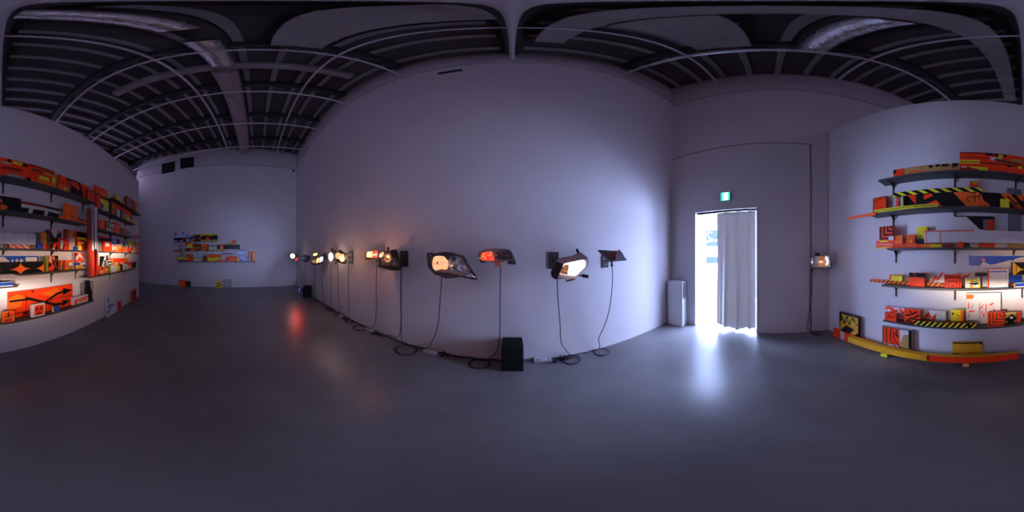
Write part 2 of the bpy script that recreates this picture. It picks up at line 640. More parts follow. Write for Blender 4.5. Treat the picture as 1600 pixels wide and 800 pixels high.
bays = [(-7.55, -6.75)] + [(TRX[k] + 0.13, TRX[k + 1] - 0.13) for k in range(5)] + [(TRX[5] + 0.13, 2.60)]
protoj = {}
ORD = ('first second third fourth fifth sixth seventh eighth ninth tenth eleventh twelfth thirteenth fourteenth fifteenth sixteenth seventeenth').split()
BAY = ('against the far end wall', 'second bay from the far wall', 'third bay from the far wall', 'fourth bay from the far wall',
       'bay just left of overhead truss', 'bay just right of overhead truss', 'against the doorway wall')
for r in range(17):
    y = (1.19 - 0.325 * r) * UP
    for bi, (xa, xb) in enumerate(bays):
        xe = xb
        if bi == 6:
            xe = PB.A.x - (PB.A.y - y) * 0.0493 - 0.03
        if bi == 0:
            xa = PD.A.x + (y - PD.A.y) * (-1.13 / 8.625) + 0.04
        w = xe - xa
        key = round(w, 3)
        if key not in protoj:
            mb = MB()
            h2 = w / 2
            mb.box(-h2, -0.05, 0.0, h2, 0.05, 0.012, M_JOIST)
            mb.box(-h2, -0.006, 0.012, h2, 0.006, 0.13, M_JOIST)
            mb.box(-h2, -0.035, 0.13, h2, 0.035, 0.14, M_JOIST)
            o = mb.build('roof_joist')
            protoj[key] = o
        else:
            o = protoj[key].copy()
            COL.objects.link(o)
        o.location = ((xa + xe) / 2, y, 7.36)
        o.name = 'roof_joist'
        tag(o, 'pale roof joist, %s row from the lamp wall, %s' % (ORD[r], BAY[bi]), 'joist', 'pale joists under the roof deck')


def duct_round(name, label, x0, x1, y, z, r, mt, ribs=True):
    mb = MB()
    rows = []
    n = int(abs(x1 - x0) / 0.05)
    for i in range(n + 1):
        x = x0 + (x1 - x0) * i / n
        rr = r * (1 + (0.02 * (i % 2) if ribs else 0) + 0.03 * math.sin(i * 1.7) * math.sin(i * 0.43))
        rows.append([(x, y + rr * math.cos(a * math.pi / 12), z + rr * math.sin(a * math.pi / 12)) for a in range(24)])
    mb.grid(rows, mt, closed=True)
    mb.face(rows[0], mt)
    mb.face(rows[-1], mt)
    o = mb.build(name)
    return tag(o, label, 'duct')


duct_round('air_duct', 'crinkled silver foil covered duct high above the display wall, doorway side', 0.49, 1.70, -0.47, 7.06, 0.20, M_FOIL)
duct_round('air_duct', 'short silver foil duct stub beside the overhead truss', -0.9, -0.05, -0.47, 7.06, 0.18, M_FOIL)
duct_round('air_duct', 'short silver foil duct sleeve above the middle of the hall', -2.27, -1.3, -0.47, 7.06, 0.20, M_FOIL)
duct_round('air_duct', 'long wrapped pinkish grey duct running towards the far end wall', -7.3, -2.52, -0.50, 7.05, 0.22, M_WRAP)


def duct_rect(label, x0, y0, z0, x1, y1, z1):
    mb = MB()
    mb.box(x0, y0, z0, x1, y1, z1, M_DUCT)
    if x1 - x0 > y1 - y0:
        k = x0 + 0.3
        while k < x1:
            mb.box(k, y0 - 0.012, z0 - 0.012, k + 0.03, y1 + 0.012, z1, M_DUCT)
            k += 0.9
    else:
        k = y0 + 0.3
        while k < y1:
            mb.box(x0 - 0.012, k, z0 - 0.012, x1 + 0.012, k + 0.03, z1, M_DUCT)
            k += 0.9
    return tag(mb.build('rectangular_duct'), label, 'duct')


duct_rect('flat grey sheet duct crossing the hall just beside the overhead truss', 0.20, -3.9, 6.99, 0.46, 1.42, 7.22)
duct_rect('wide grey sheet duct overhead on the doorway side', 0.49, 0.16, 7.0, 1.60, 0.74, 7.24)
duct_rect('wide brownish grey sheet duct overhead towards the far end', -1.56, 0.14, 7.0, -0.06, 0.66, 7.24)
duct_rect('narrow grey duct crossing the hall near the second row of trusses', -2.48, -2.8, 7.05, -2.30, 1.58, 7.25)

for label, y, z, r in (('thin pale pipe running lengthwise high on the lamp wall side', 0.92, 6.86, 0.022),
                       ('thin pale pipe running lengthwise high on the display wall side', -1.20, 6.86, 0.03)):
    mb = MB()
    mb.tube([(-7.4, y, z), (2.75, y, z)], r, M_CHORD, 8)
    tag(mb.build('pipe'), label, 'pipe')

mb = MB()
mb.box(1.72, -1.0, 6.98, 1.78, 1.55, 7.04, mat('bright_rail', (0.7, 0.72, 0.75), 0.25, metal=0.8))
tag(mb.build('lighting_rail'), 'slim shiny rail fixed beside the truss closest to the doorway wall', 'rail')

# dark slot on the lamp wall, two dark vents and a small camera on the far wall
s0, z0 = PA.sz(685, 115)
s1, z1 = PA.sz(722, 109)
mb = MB()
mb.box(s0, -0.02, 6.06, s1, -0.001, 6.17, M_HOLE)
tag(mb.build('vent_slot', loc=PA.A, rz=PA.rz), 'long narrow black vent slot high on the lamp wall', 'vent')
for (a, b2, c, d, lab) in ((253, 273, 254.5, 270, 'square black vent high on the far wall, left one'),
                           (282, 303, 246.5, 262.5, 'square black vent high on the far wall, right one')):
    s0 = PD.sz(a, 262)[0]
    s1 = PD.sz(b2, 262)[0]
    zt = PD.sz((a + b2) / 2, c)[1]
    zb = PD.sz((a + b2) / 2, d)[1]
    mb = MB()
    mb.box(s0, -0.03, zb, s1, -0.001, zt, M_HOLE)
    tag(mb.build('vent', loc=PD.A, rz=PD.rz), lab, 'vent', 'black vents high on the far wall')
cp = PD.p(458.5, 267, 0.1)
sc_ = empty('security_camera', cp)
tag(sc_, 'tiny dark security camera high in the corner of the far wall', 'camera')
mb = MB()
mb.box(-0.06, -0.035, -0.05, 0.09, 0.035, 0.03, M_PLASTIC)
mb.build('body', sc_)
mb = MB()
mb.tube([(-0.02, 0, 0.03), (-0.06, 0, 0.10), (-0.10, 0.0, 0.10)], 0.012, M_PLUGWHITE, 8)
mb.build('mount', sc_)

# ================================================================== SHELVES AND PAINTED PIECES
def clip_poly(poly, x0, z0, x1, z1):
    def cl(pts, inside, inter):
        out = []
        for i in range(len(pts)):
            a, c = pts[i - 1], pts[i]
            ia, ic = inside(a), inside(c)
            if ic:
                if not ia:
                    out.append(inter(a, c))
                out.append(c)
            elif ia:
                out.append(inter(a, c))
        return out

    def ix(v):
        return lambda a, c: (v, a[1] + (c[1] - a[1]) * (v - a[0]) / (c[0] - a[0]))

    def iz(v):
        return lambda a, c: (a[0] + (c[0] - a[0]) * (v - a[1]) / (c[1] - a[1]), v)
    for ins, it in ((lambda p: p[0] >= x0, ix(x0)), (lambda p: p[0] <= x1, ix(x1)),
                    (lambda p: p[1] >= z0, iz(z0)), (lambda p: p[1] <= z1, iz(z1))):
        if not poly:
            return poly
        poly = cl(poly, ins, it)
    return poly


ZOOMS = {'4': (1280, 230, .2125), '5': (1280, 390, .2625), 'L1': (0, 220, .225), 'L2': (0, 380, .225),
         'a': (0, 240, .1), 'b': (75, 250, .1), 'c': (140, 280, .1), 'd': (0, 300, .1), 'e': (50, 340, .125),
         'f': (135, 340, .1125), 'g': (0, 370, .1), 'h': (60, 380, .1125), 'i': (0, 430, .1125), 'j': (90, 420, .1125),
         'k': (1490, 235, .08125), 'l': (1490, 290, .1375), 'm': (1500, 390, .1), 'n': (1500, 450, .1),
         'o': (260, 355, .075), 'p': (330, 355, .075), 'q': (210, 340, .1625)}
LAYER = {0: (0.004, 0.028), 1: (0.036, 0.072), 2: (0.085, 0.13), 3: (0.14, 0.185), 4: (0.205, 0.235)}


class Piece:
    pass


def piece(pl, kind, label, xl, xr, ytop, base, layer, col, pats=(), ybot=None, xa=None, group=None, outline=None,
          d=None, htop=None, side=None, cat=None, lean=0.0, yb=None):
    """one painted piece. xl/xr/ytop: where its front face shows; base: height of what it stands on"""
    d0, d1 = d if d else LAYER[layer]
    s0, s1 = pl.sz(xl, 400, d1)[0], pl.sz(xr, 400, d1)[0]
    if xa is None:
        w = (xr - xl) % 1600
        xa = xl + w / 2
    z1 = pl.sz(xa, ytop, d1)[1] if htop is None else base + htop
    z0 = base if ybot is None else pl.sz(xa, ybot, d1)[1]
    W_, H_ = s1 - s0, z1 - z0
    mb = MB()
    mt = pm(col)
    ms = pm(side) if side else mt
    hw = W_ / 2
    T = d1 - d0
    # local: x -hw..hw, y 0 (back) .. -T (front), z 0..H_
    if outline:
        ol = [(-hw + u * W_, v * H_) for u, v in outline]
        mb.prism(ol, -T, 0, mt, 1.0, ms)
    else:
        mb.box(-hw, -T, 0, hw, 0, H_, mt)
        if side:
            mb.face([(-hw - .0006, -T, 0), (-hw - .0006, 0, 0), (-hw - .0006, 0, H_), (-hw - .0006, -T, H_)], ms)
            mb.face([(hw + .0006, -T, 0), (hw + .0006, 0, 0), (hw + .0006, 0, H_), (hw + .0006, -T, H_)], ms)
    k = 0

    def put(c, poly):
        nonlocal k
        q = clip_poly(poly, -hw, 0, hw, H_)
        if len(q) < 3:
            return
        k += 1
        yy = -T - 0.0008 - 0.00025 * k
        ar = sum(q[i - 1][0] * q[i][1] - q[i][0] * q[i - 1][1] for i in range(len(q)))
        if ar < 0:
            q = q[::-1]
        mb.face([(x, yy, z) for x, z in q], pm(c))

    def uv(u, v):
        return (-hw + u * W_, v * H_)

    def stroke(c, w, pts):
        for a, b2 in zip(pts, pts[1:]):
            dx, dz = b2[0] - a[0], b2[1] - a[1]
            l = math.hypot(dx, dz) or 1e-6
            nx, nz = -dz / l * w / 2, dx / l * w / 2
            ex, ez = dx / l * w * .3, dz / l * w * .3
            put(c, [(a[0] + nx - ex, a[1] + nz - ez), (a[0] - nx - ex, a[1] - nz - ez), (b2[0] - nx + ex, b2[1] - nz + ez), (b2[0] + nx + ex, b2[1] + nz + ez)])

    for pt in pats:
        op, c = pt[0], pt[1]
        if op == 'r':
            put(c, [uv(pt[2], pt[3]), uv(pt[4], pt[3]), uv(pt[4], pt[5]), uv(pt[2], pt[5])])
        elif op == 'p':
            put(c, [uv(*q) for q in pt[2]])
        elif op == 'x':
            ox, oy, sc = ZOOMS[pt[2]]
            q = []
            for zx, zy in pt[3]:
                s, z = pl.sz(ox + zx * sc, oy + zy * sc, d1)
                q.append((s - s0 - hw, z - z0))
            put(c, q)
        elif op == 'xs':
            ox, oy, sc = ZOOMS[pt[2]]
            q = []
            for zx, zy in pt[4]:
                s, z = pl.sz(ox + zx * sc, oy + zy * sc, d1)
                q.append((s - s0 - hw, z - z0))
            stroke(c, pt[3], q)
        elif op == 's':
            stroke(c, pt[2], [uv(*q) for q in pt[3]])
        elif op == 'c':
            cx, cz = uv(pt[2], pt[3])
            r = pt[4] * H_
            put(c, [(cx + r * math.cos(a * math.pi / 12), cz + r * math.sin(a * math.pi / 12)) for a in range(24)])
        elif op == 'hz':      # n slanted bars: colour, n, slant(in units of height), fraction filled
            n, sl, fr = pt[2], pt[3], pt[4]
            st = W_ / n
            for i in range(-3, n + 3):
                x = -hw + i * st
                put(c, [(x, 0), (x + st * fr, 0), (x + st * fr + sl * H_, H_), (x + sl * H_, H_)])
        elif op == 'L':       # n nested angles opening to the corner pt[3] in {'tr','tl','bt'}
            n = pt[2]
            t = 1.0 / (2 * n)
            for i in range(n):
                a = (2 * i + 0.6) * t
                if pt[3] == 'tr':
                    put(c, [uv(a, a), uv(a + t, a), uv(a + t, 1), uv(a, 1)])
                    put(c, [uv(a, a), uv(1, a), uv(1, a + t), uv(a, a + t)])
                elif pt[3] == 'tl':
                    put(c, [uv(1 - a, a), uv(1 - a - t, a), uv(1 - a - t, 1), uv(1 - a, 1)])
                    put(c, [uv(0, a), uv(1 - a, a), uv(1 - a, a + t), uv(0, a + t)])
                elif pt[3] == 'bt':   # arches
                    a2 = a / 2
                    t2 = t / 2
                    put(c, [uv(a2, 0), uv(a2 + t2, 0), uv(a2 + t2, 1 - a), uv(a2, 1 - a)])
                    put(c, [uv(1 - a2, 0), uv(1 - a2 - t2, 0), uv(1 - a2 - t2, 1 - a), uv(1 - a2, 1 - a)])
                    put(c, [uv(a2, 1 - a), uv(1 - a2, 1 - a), uv(1 - a2, 1 - a - t), uv(a2, 1 - a - t)])
        elif op == 'v':       # n vertical bars
            n, fr = pt[2], pt[3]
            for i in range(n):
                put(c, [uv(i / n, 0), uv((i + fr) / n, 0), uv((i + fr) / n, 1), uv(i / n, 1)])
        elif op == 'hb':      # n horizontal bars
            n, fr = pt[2], pt[3]
            for i in range(n):
                put(c, [uv(0, i / n), uv(1, i / n), uv(1, (i + fr) / n), uv(0, (i + fr) / n)])
        elif op == 'ch':      # chevrons
            n = pt[2]
            for i in range(n + 1):
                b0 = (i - .3) / n
                h = .5 / n
                put(c, [uv(0, b0 - .25), uv(.5, b0 + .15), uv(1, b0 - .25), uv(1, b0 - .25 + h), uv(.5, b0 + .15 + h), uv(0, b0 - .25 + h)])
        elif op == 'e':       # border
            w = pt[2]
            put(c, [(-hw, 0), (-hw + w, 0), (-hw + w, H_), (-hw, H_)])
            put(c, [(hw - w, 0), (hw, 0), (hw, H_), (hw - w, H_)])
            put(c, [(-hw, 0), (hw, 0), (hw, w), (-hw, w)])
            put(c, [(-hw, H_ - w), (hw, H_ - w), (hw, H_), (-hw, H_)])
    o = mb.build(kind, loc=pl.w((s0 + s1) / 2, z0, d0), rz=pl.rz)
    tag(o, label, cat or {'painting': 'painting', 'painted_block': 'block', 'painted_beam': 'beam', 'painted_plank': 'plank',
                          'wooden_rod': 'rod', 'wooden_spacer': 'spacer'}[kind], group)
    r = Piece()
    r.o, r.top, r.s0, r.s1, r.z0 = o, z1, s0, s1, z0
    return r


def shelf(pl, label, s0, s1, top, brackets, depth=0.2, th=0.025, group='long shelves of the display wall', leg=0.17):
    e = empty('wall_shelf', pl.w((s0 + s1) / 2, top, 0), pl.rz)
    tag(e, label, 'shelf', group)
    c = (s0 + s1) / 2
    mb = MB()
    mb.box(s0 - c, -depth, -th, s1 - c, 0, 0, M_SHELF)
    mb.build('board', e, bevel=0.002)
    for s in brackets:
        mb = MB()
        mb.box(s - c - .013, -0.006, -th - leg, s - c + .013, 0, -th, M_STEEL)
        mb.box(s - c - .013, -depth * .85, -th - .006, s - c + .013, 0, -th, M_STEEL)
        mb.face([(s - c, -0.006, -th - leg * .45), (s - c, -depth * .4, -th - .008), (s - c, -.006, -th - .008)], M_STEEL)
        mb.build('bracket', e)
    return top


R1 = shelf(PC, 'topmost long grey shelf, run nearest the doorway side, under the red streaked beam', 1.17, 2.985, 2.59, (1.30, 2.14, 2.93))
shelf(PC, 'topmost grey shelf, middle run, under the red streaked beam and black panel', 3.005, 4.85, 2.59, (3.09, 3.92, 4.70))
shelf(PC, 'topmost grey shelf, far short run, holding the yellow and blue panel', 4.90, 6.95, 2.49, (5.74, 6.63))
shelf(PC, 'small raised grey shelf high at the far end, holding a yellow slab', 5.56, 7.50, 2.93, (7.20,), leg=.12)
shelf(PC, 'slim pale shelf ledge carrying one orange plank above the topmost shelf', 4.86, 5.53, 2.86, (5.2,), depth=.14, leg=.1)
R2 = shelf(PC, 'second grey shelf from the top, doorway side run, under the hazard striped beam', 1.03, 2.985, 2.09, (1.30, 2.14))
shelf(PC, 'second grey shelf from the top, middle run, with black slanted blocks', 3.005, 4.57, 2.09, (3.09, 3.92))
shelf(PC, 'second grey shelf from the top, far short run, with orange blocks', 4.96, 6.70, 2.06, (5.74, 6.63))
R3 = shelf(PC, 'third dark shelf from the top, doorway side run, under the long white beam', 1.30, 2.985, 1.60, (1.34, 2.14, 2.90))
shelf(PC, 'third dark shelf from the top, middle run, with the blue block', 3.005, 4.57, 1.60, (3.09, 3.92))
shelf(PC, 'third dark shelf from the top, far short run, with the red check panel', 4.96, 7.30, 1.60, (5.74, 6.63))
R4 = shelf(PC, 'fourth shelf from the top, doorway side run, above the bright patch of light', 1.22, 3.22, 1.12, (1.34, 2.14, 3.02))
R4b = shelf(PC, 'fourth shelf from the top, middle run, under the orange star beam', 3.25, 4.575, 1.265, (3.92, 4.50))
R4c = shelf(PC, 'fourth shelf from the top, far run, carrying the tall planks and white block', 4.60, 6.85, 1.115, (5.74, 6.63), depth=.25)
R5 = shelf(PC, 'lowest dark shelf, doorway side run, with the hazard striped plank', 1.24, 2.985, .62, (2.14,), leg=.04)
shelf(PC, 'lowest dark shelf, middle run, under the big orange arrow panel', 3.005, 4.83, .62, (3.92,), leg=.04)

B, P, BM, PK_, RD_ = 'painted_block', 'painting', 'painted_beam', 'painted_plank', 'wooden_rod'
W = PC
# ---- topmost shelf
piece(W, PK_, 'low tan and red plank with black marks at the start of the topmost shelf', 1396, 1499, 258, 2.59, 1, 'TN',
      [('r', 'RD', 0, 0, .17, 1), ('p', 'BK', [(0, .6), (.03, .6), (.06, 1), (0, 1)]), ('s', 'RD', .02, [(.22, .35), (.34, .6), (.48, .5)]), ('r', 'BK', .56, .72, .62, .95), ('r', 'BK', .66, .75, .72, .98), ('p', 'BK', [(.74, .7), (.86, .75), (.84, .98), (.75, .95)]), ('p', 'BK', [(.9, .6), (.97, .7), (.99, 1), (.9, 1)]), ('r', 'DR', .17, 0, .18, 1), ('r', 'BR', .45, 0, .455, 1)])
piece(W, BM, 'long red beam with yellow and brown streaks on the topmost shelf', 1499.5, 86, 244.5, 2.59, 2, 'RD',
      [('r', 'DR', 0, .93, .35, 1), ('r', 'DR', 0, .70, .22, .74), ('r', 'YE', 0, .42, .14, .60), ('r', 'DR', 0, .48, .14, .52), ('r', 'DR', .14, .42, .62, .50), ('r', 'BK', .18, .86, .24, .96), ('r', 'YE', .275, .8, .31, .95), ('r', 'BK', .25, .82, .27, .98), ('r', 'BK', .315, .8, .33, .95),
       ('p', 'WH', [(.215, .62), (.30, .60), (.30, .78), (.215, .80)]), ('p', 'BR', [(.25, .56), (.45, .5), (.45, .62), (.25, .74)]), ('r', 'YE', .07, .10, .20, .26), ('p', 'DR', [(0, .1), (.03, .02), (.12, .04), (.14, .14), (.05, .26), (0, .24)]), ('r', 'WH', .01, .22, .05, .28), ('r', 'BK', .34, .36, .37, .46),
       ('r', 'TN', .36, .68, .56, .82), ('r', 'PK', .48, .70, .56, .78), ('r', 'YE', .42, .36, .455, .48), ('r', 'YE', .40, 0, .52, .08), ('r', 'GN', .46, 0, .53, .04), ('r', 'BK', .53, .82, .56, .98), ('r', 'YE', .575, .78, .66, .92), ('r', 'BK', .66, .76, .71, .92), ('r', 'DR', .5, .42, .66, .58),
       ('p', 'LG', [(.53, .04), (.68, .04), (.66, .22), (.53, .24)]), ('p', 'BK', [(.69, .02), (.74, .02), (.74, .24), (.70, .26)]), ('r', 'YE', .74, .02, .755, .2), ('r', 'DR', .72, .88, .99, 1), ('r', 'BR', .74, .66, .99, .80), ('r', 'YE', .82, .30, .93, .52), ('r', 'OC', .86, .66, .99, .76), ('r', 'DR', .83, .52, .99, .56), ('p', 'OR', [(.76, .0), (.99, .0), (.99, .26), (.80, .24)]), ('r', 'YE', .96, .3, 1, .6)])
piece(W, P, 'orange red panel with a yellow star blotch beside the black panel', 91, 108, 272.5, 2.59, 1, 'RD',
      [('x', 'DR', 'b', [(165, 225), (185, 235), (185, 300), (165, 290)]), ('r', 'BK', .75, .82, 1, 1), ('s', 'BK', .012, [(.1, .62), (.5, .58), (.7, .5)]), ('p', 'OR', [(0, 0), (1, 0), (1, .45), (.4, .55), (0, .4)]), ('p', 'YE', [(.45, .3), (.6, .42), (.75, .3), (.7, .12), (.55, .02)])], xa=92)
piece(W, P, 'black panel with slanted red shapes on the topmost shelf', 109, 139.5, 279.5, 2.59, 1, 'BK',
      [('x', 'RD', 'b', [(365, 320), (415, 340), (420, 420), (375, 410), (360, 370)]), ('x', 'RD', 'b', [(425, 335), (455, 350), (495, 455), (470, 475), (425, 425)]), ('x', 'RD', 'b', [(500, 355), (650, 420), (650, 640), (560, 600), (540, 500)]), ('xs', 'BK', 'b', .012, [(560, 400), (600, 470), (560, 500)]), ('r', 'LG', 0, 0, .03, 1)], xa=111)
piece(W, B, 'square dull red block at the end of the topmost shelf middle run', 136.5, 149.5, 296, 2.59, 2, 'DR',
      [('r', 'RD', .06, .06, .9, .92), ('e', 'DR', .02), ('s', 'DR', .015, [(.3, .7), (.7, .7), (.7, .3), (.35, .3), (.35, .55)])], xa=137.5)
piece(W, PK_, 'orange plank on the slim pale ledge above the topmost shelf', 149, 168.5, 289, 2.861, 2, 'RD',
      [('p', 'OR', [(.1, .3), (.5, .7), (1, .6), (1, .2), (.3, .1)]), ('s', 'DR', .01, [(.3, .2), (.5, .8), (.8, .5)])], xa=150)
piece(W, B, 'narrow red block beside the yellow and blue panel', 151.5, 157, 302, 2.49, 2, 'RD', xa=152)
piece(W, P, 'yellow panel with blue corner shapes and a white blob', 157.3, 170, 306, 2.49, 1, 'YE',
      [('p', 'BL', [(0, 0), (1, 0), (.9, .25), (.6, .2), (.35, .5), (0, .6)]), ('c', 'WH', .42, .26, .16)], xa=158)
piece(W, P, 'plain black panel beside the yellow and blue panel', 170.3, 175.7, 311, 2.49, 1, 'BK', [('r', 'GY', .7, 0, 1, 1)], xa=171)
piece(W, P, 'wide bright red panel on the far run of the topmost shelf', 176, 205.5, 313, 2.49, 1, 'RD',
      [('r', 'OR', 0, .0, .1, 1), ('r', 'DR', .93, 0, 1, 1)], xa=177, htop=.40)
piece(W, B, 'small pale blue block in front of the wide red panel', 184.5, 187.5, 327, 2.49, 3, 'LB', xa=185)
piece(W, B, 'small brown and tan block in front of the wide red panel', 189, 196.5, 327.5, 2.49, 3, 'BR', [('r', 'TN', .3, .1, 1, .8)], xa=190)
piece(W, B, 'small yellow block with a cut corner in front of the wide red panel', 198.5, 203, 336.5, 2.49, 3, 'YE', [('r', 'OC', .5, 0, 1, .4)], xa=199)
piece(W, RD_, 'thin yellow lath sticking out past the far end of the topmost shelf', 199, 216.5, 345, 2.49, 4, 'YE', xa=205, htop=.04, d=(.205, .225))
piece(W, P, 'yellow slab with a bumpy edge on the small raised shelf', 179.5, 198, 303.5, 2.93, 1, 'YE', [('r', 'BK', 0, 0, .06, 1), ('p', 'GN', [(.3, 0), (.6, .25), (1, 0)])],
      outline=[(0, 0), (1, 0), (1, .55), (.75, .5), (.7, .7), (.45, .75), (0, 1)], xa=181)
piece(W, P, 'dark red and white striped panel on the small raised shelf', 198.5, 206, 306, 2.93, 2, 'DR', [('r', 'LG', .4, .1, .6, 1), ('r', 'GY', .7, 0, .85, 1), ('r', 'RD', 0, .2, .25, .9)], xa=199)
piece(W, P, 'red panel with black and cream patches at the end of the raised shelf', 206.3, 215, 311.5, 2.93, 2, 'RD', [('p', 'BR', [(0, 0), (.5, 0), (.3, .8), (0, 1)]), ('r', 'YE', .7, .25, .9, .6), ('r', 'BK', .5, .0, .7, .4)], xa=207)

# ---- second shelf
piece(W, P, 'red square panel with a black line at the start of the second shelf', 1364, 1385.6, 307.8, 2.09, 1, 'RD',
      [('e', 'BK', .010), ('s', 'BK', .012, [(.12, .7), (.2, .86), (.9, .9)])], xa=1375)
mainb = piece(W, BM, 'long black beam with slanted red shapes and a black brush sign on the second shelf', 1395, 1599.3, 300.3, 2.09, 1, 'BK',
      [('x', 'RD', '4', [(645, 352), (710, 345), (710, 418)]), ('x', 'RD', '4', [(768, 352), (826, 341), (836, 358), (770, 388)]), ('x', 'RD', '4', [(768, 427), (860, 388), (910, 437), (768, 445)]),
       ('x', 'OR', '4', [(985, 333), (1165, 327), (1190, 345), (1207, 390), (1240, 410), (1265, 440), (1085, 437)]),
       ('xs', 'BK', 'l', .011, [(240, 75), (240, 185)]), ('xs', 'BK', 'l', .011, [(290, 85), (290, 175)]), ('xs', 'BK', 'l', .011, [(185, 80), (250, 75)]), ('xs', 'BK', 'l', .011, [(190, 130), (310, 118)]), ('xs', 'BK', 'l', .011, [(185, 180), (158, 172), (158, 135), (200, 128)]),
       ('x', 'OR', 'l', [(530, 95), (640, 92), (720, 180), (800, 270), (720, 270), (660, 210), (600, 160)]), ('xs', 'BK', 'l', .02, [(610, 120), (700, 205), (790, 200)]), ('xs', 'BK', 'l', .012, [(620, 170), (720, 250)]), ('x', 'OR', 'l', [(700, 95), (800, 100), (800, 180), (760, 170)])], xa=1536)
piece(W, PK_, 'yellow and black hazard striped plank lying on the long black beam', 1395, 1535, 293.1, mainb.top, 1, 'BK', [('hz', 'YE', 8, -1.6, .45)], xa=1492)
piece(W, BM, 'black beam with orange oval end shapes, middle run of the second shelf', 0.6, 33, 307, 2.09, 1, 'BK',
      [('x', 'OR', 'd', [(0, 95), (20, 110), (45, 172), (0, 155)]), ('x', 'OR', 'd', [(0, 195), (60, 192), (110, 215), (120, 245), (80, 275), (0, 280)]), ('r', 'DR', .94, .6, 1, 1)], xa=10)
piece(W, P, 'white plank with three slanted black blocks on the second shelf', 33.5, 93, 316.5, 2.09, 1, 'WH',
      [('r', 'DR', 0, .9, .65, 1), ('r', 'BK', .65, .88, 1, 1), ('x', 'BK', 'd', [(330, 240), (460, 256), (430, 345), (330, 335)]), ('x', 'BK', 'd', [(525, 268), (705, 296), (680, 385), (495, 345)]),
       ('x', 'BK', 'L1', [(338, 490), (412, 510), (400, 545), (325, 520)])], xa=35)
piece(W, RD_, 'thin black and red rod reaching to the orange block on the second shelf', 33.5, 100.5, 314.5, 2.09, 1, 'BK', [('r', 'DR', 0, 0, .5, 1)], ybot=317, xa=35, d=(.075, .083))
piece(W, B, 'small plain orange block left of the square orange block', 93.5, 101, 336.5, 2.09, 2, 'OR', xa=97)
piece(W, B, 'square orange block with black cross lines on the second shelf', 101.2, 121.5, 317.5, 2.09, 2, 'OR',
      [('e', 'RD', .012), ('s', 'BR', .012, [(.68, 1), (.68, .68)]), ('s', 'OC', .012, [(.1, .55), (.9, .5)]), ('s', 'BR', .012, [(.5, .48), (.5, .1)]), ('s', 'BR', .010, [(.66, .42), (.66, .15)])], xa=102)
piece(W, B, 'low block with black and white letters beside the square orange block', 122, 136, 337.5, 2.09, 1, 'WH', [('s', 'BK', .025, [(0, .9), (.25, .3), (.45, .8), (.6, .3), (1, .7)]), ('r', 'BK', 0, 0, .2, .3)], xa=123)
piece(W, PK_, 'slanting orange lath along the end of the second shelf', 122, 149, 345, 2.09, 4, 'OR', [('hb', 'RD', 2, .5)], htop=.035, d=(.19, .204))
piece(W, B, 'gray red and yellow striped upright block before the hazard plank', 1395.5, 1412, 308, 2.09, 2, 'GY',
      [('r', 'LG', .0, .3, .3, 1), ('r', 'RD', .3, 0, .5, 1), ('r', 'DR', .5, 0, .62, .7), ('r', 'BL', .62, 0, .68, 1), ('r', 'YE', .76, .0, .9, 1), ('r', 'YE', 0, 0, .1, .3)])
hzp = piece(W, B, 'small red and yellow block standing on the hazard striped plank', 1516, 1528, 282.8, mainb.top + .085, 1, 'RD', [('r', 'OC', .3, .35, 1, 1), ('p', 'GY', [(0, .55), (.4, 1), (0, 1)])])
piece(W, B, 'plain square yellow block in front of the long black beam', 1563.5, 1577, 313.5, 2.09, 2, 'YE', d=(.15, .19), htop=.115)
piece(W, RD_, 'double yellow and black lath along the front edge of the second shelf', 1366, 1466, 324, 2.09, 4, 'YE', [('r', 'BK', 0, .38, 1, .62)], htop=.04, d=(.192, .21), xa=1440)
piece(W, RD_, 'orange lath sticking out beyond the start of the second shelf', 1324, 1368, 335, 2.055, 3, 'RD', [('r', 'OR', 0, 0, 1, .5)], htop=.035, d=(.205, .225))
piece(W, P, 'gray board rising behind the black beam on the second shelf', 1573, 1596, 294.5, 2.09, 0, 'GY', [('r', 'LG', 0, 0, .06, 1)])
piece(W, B, 'rounded orange block, first on the far run of the second shelf', 154, 164.5, 343, 2.06, 2, 'RD', [('c', 'OR', .5, .5, .35)], outline=[(0, 0), (1, 0), (1, .92), (.85, 1), (.15, 1), (0, .92)], xa=156)
piece(W, B, 'block with a white and yellow window grid on the far run', 165.3, 178.3, 345, 2.06, 2, 'BR',
      [('r', 'YE', .08, .08, .35, .4), ('r', 'GN', .05, .5, .3, .9), ('r', 'WH', .42, .08, .62, .38), ('r', 'WH', .42, .5, .62, .9), ('r', 'PK', .7, .1, .95, .38), ('r', 'WH', .72, .5, .95, .9)], xa=167)
piece(W, B, 'tall orange block right of the window grid block', 178.8, 187.5, 347, 2.06, 2, 'RD', [('r', 'OR', .2, .1, .9, .9)], xa=180)
piece(W, B, 'low brown block with cream stripes on the far run of the second shelf', 188, 198, 356, 2.06, 2, 'BR', [('r', 'TN', .4, .1, .6, .9), ('r', 'WH', .8, .1, .9, .9)], xa=189)
piece(W, B, 'low dark red plain block on the far run of the second shelf', 198.3, 205.5, 361, 2.06, 2, 'DR', [('r', 'RD', .1, .1, .4, .8)], xa=199)
piece(W, PK_, 'pale grey and red block overhanging the far end of the second shelf', 200, 217, 366, 2.06, 3, 'LG', [('r', 'RD', .6, .05, 1, .95)], xa=210)

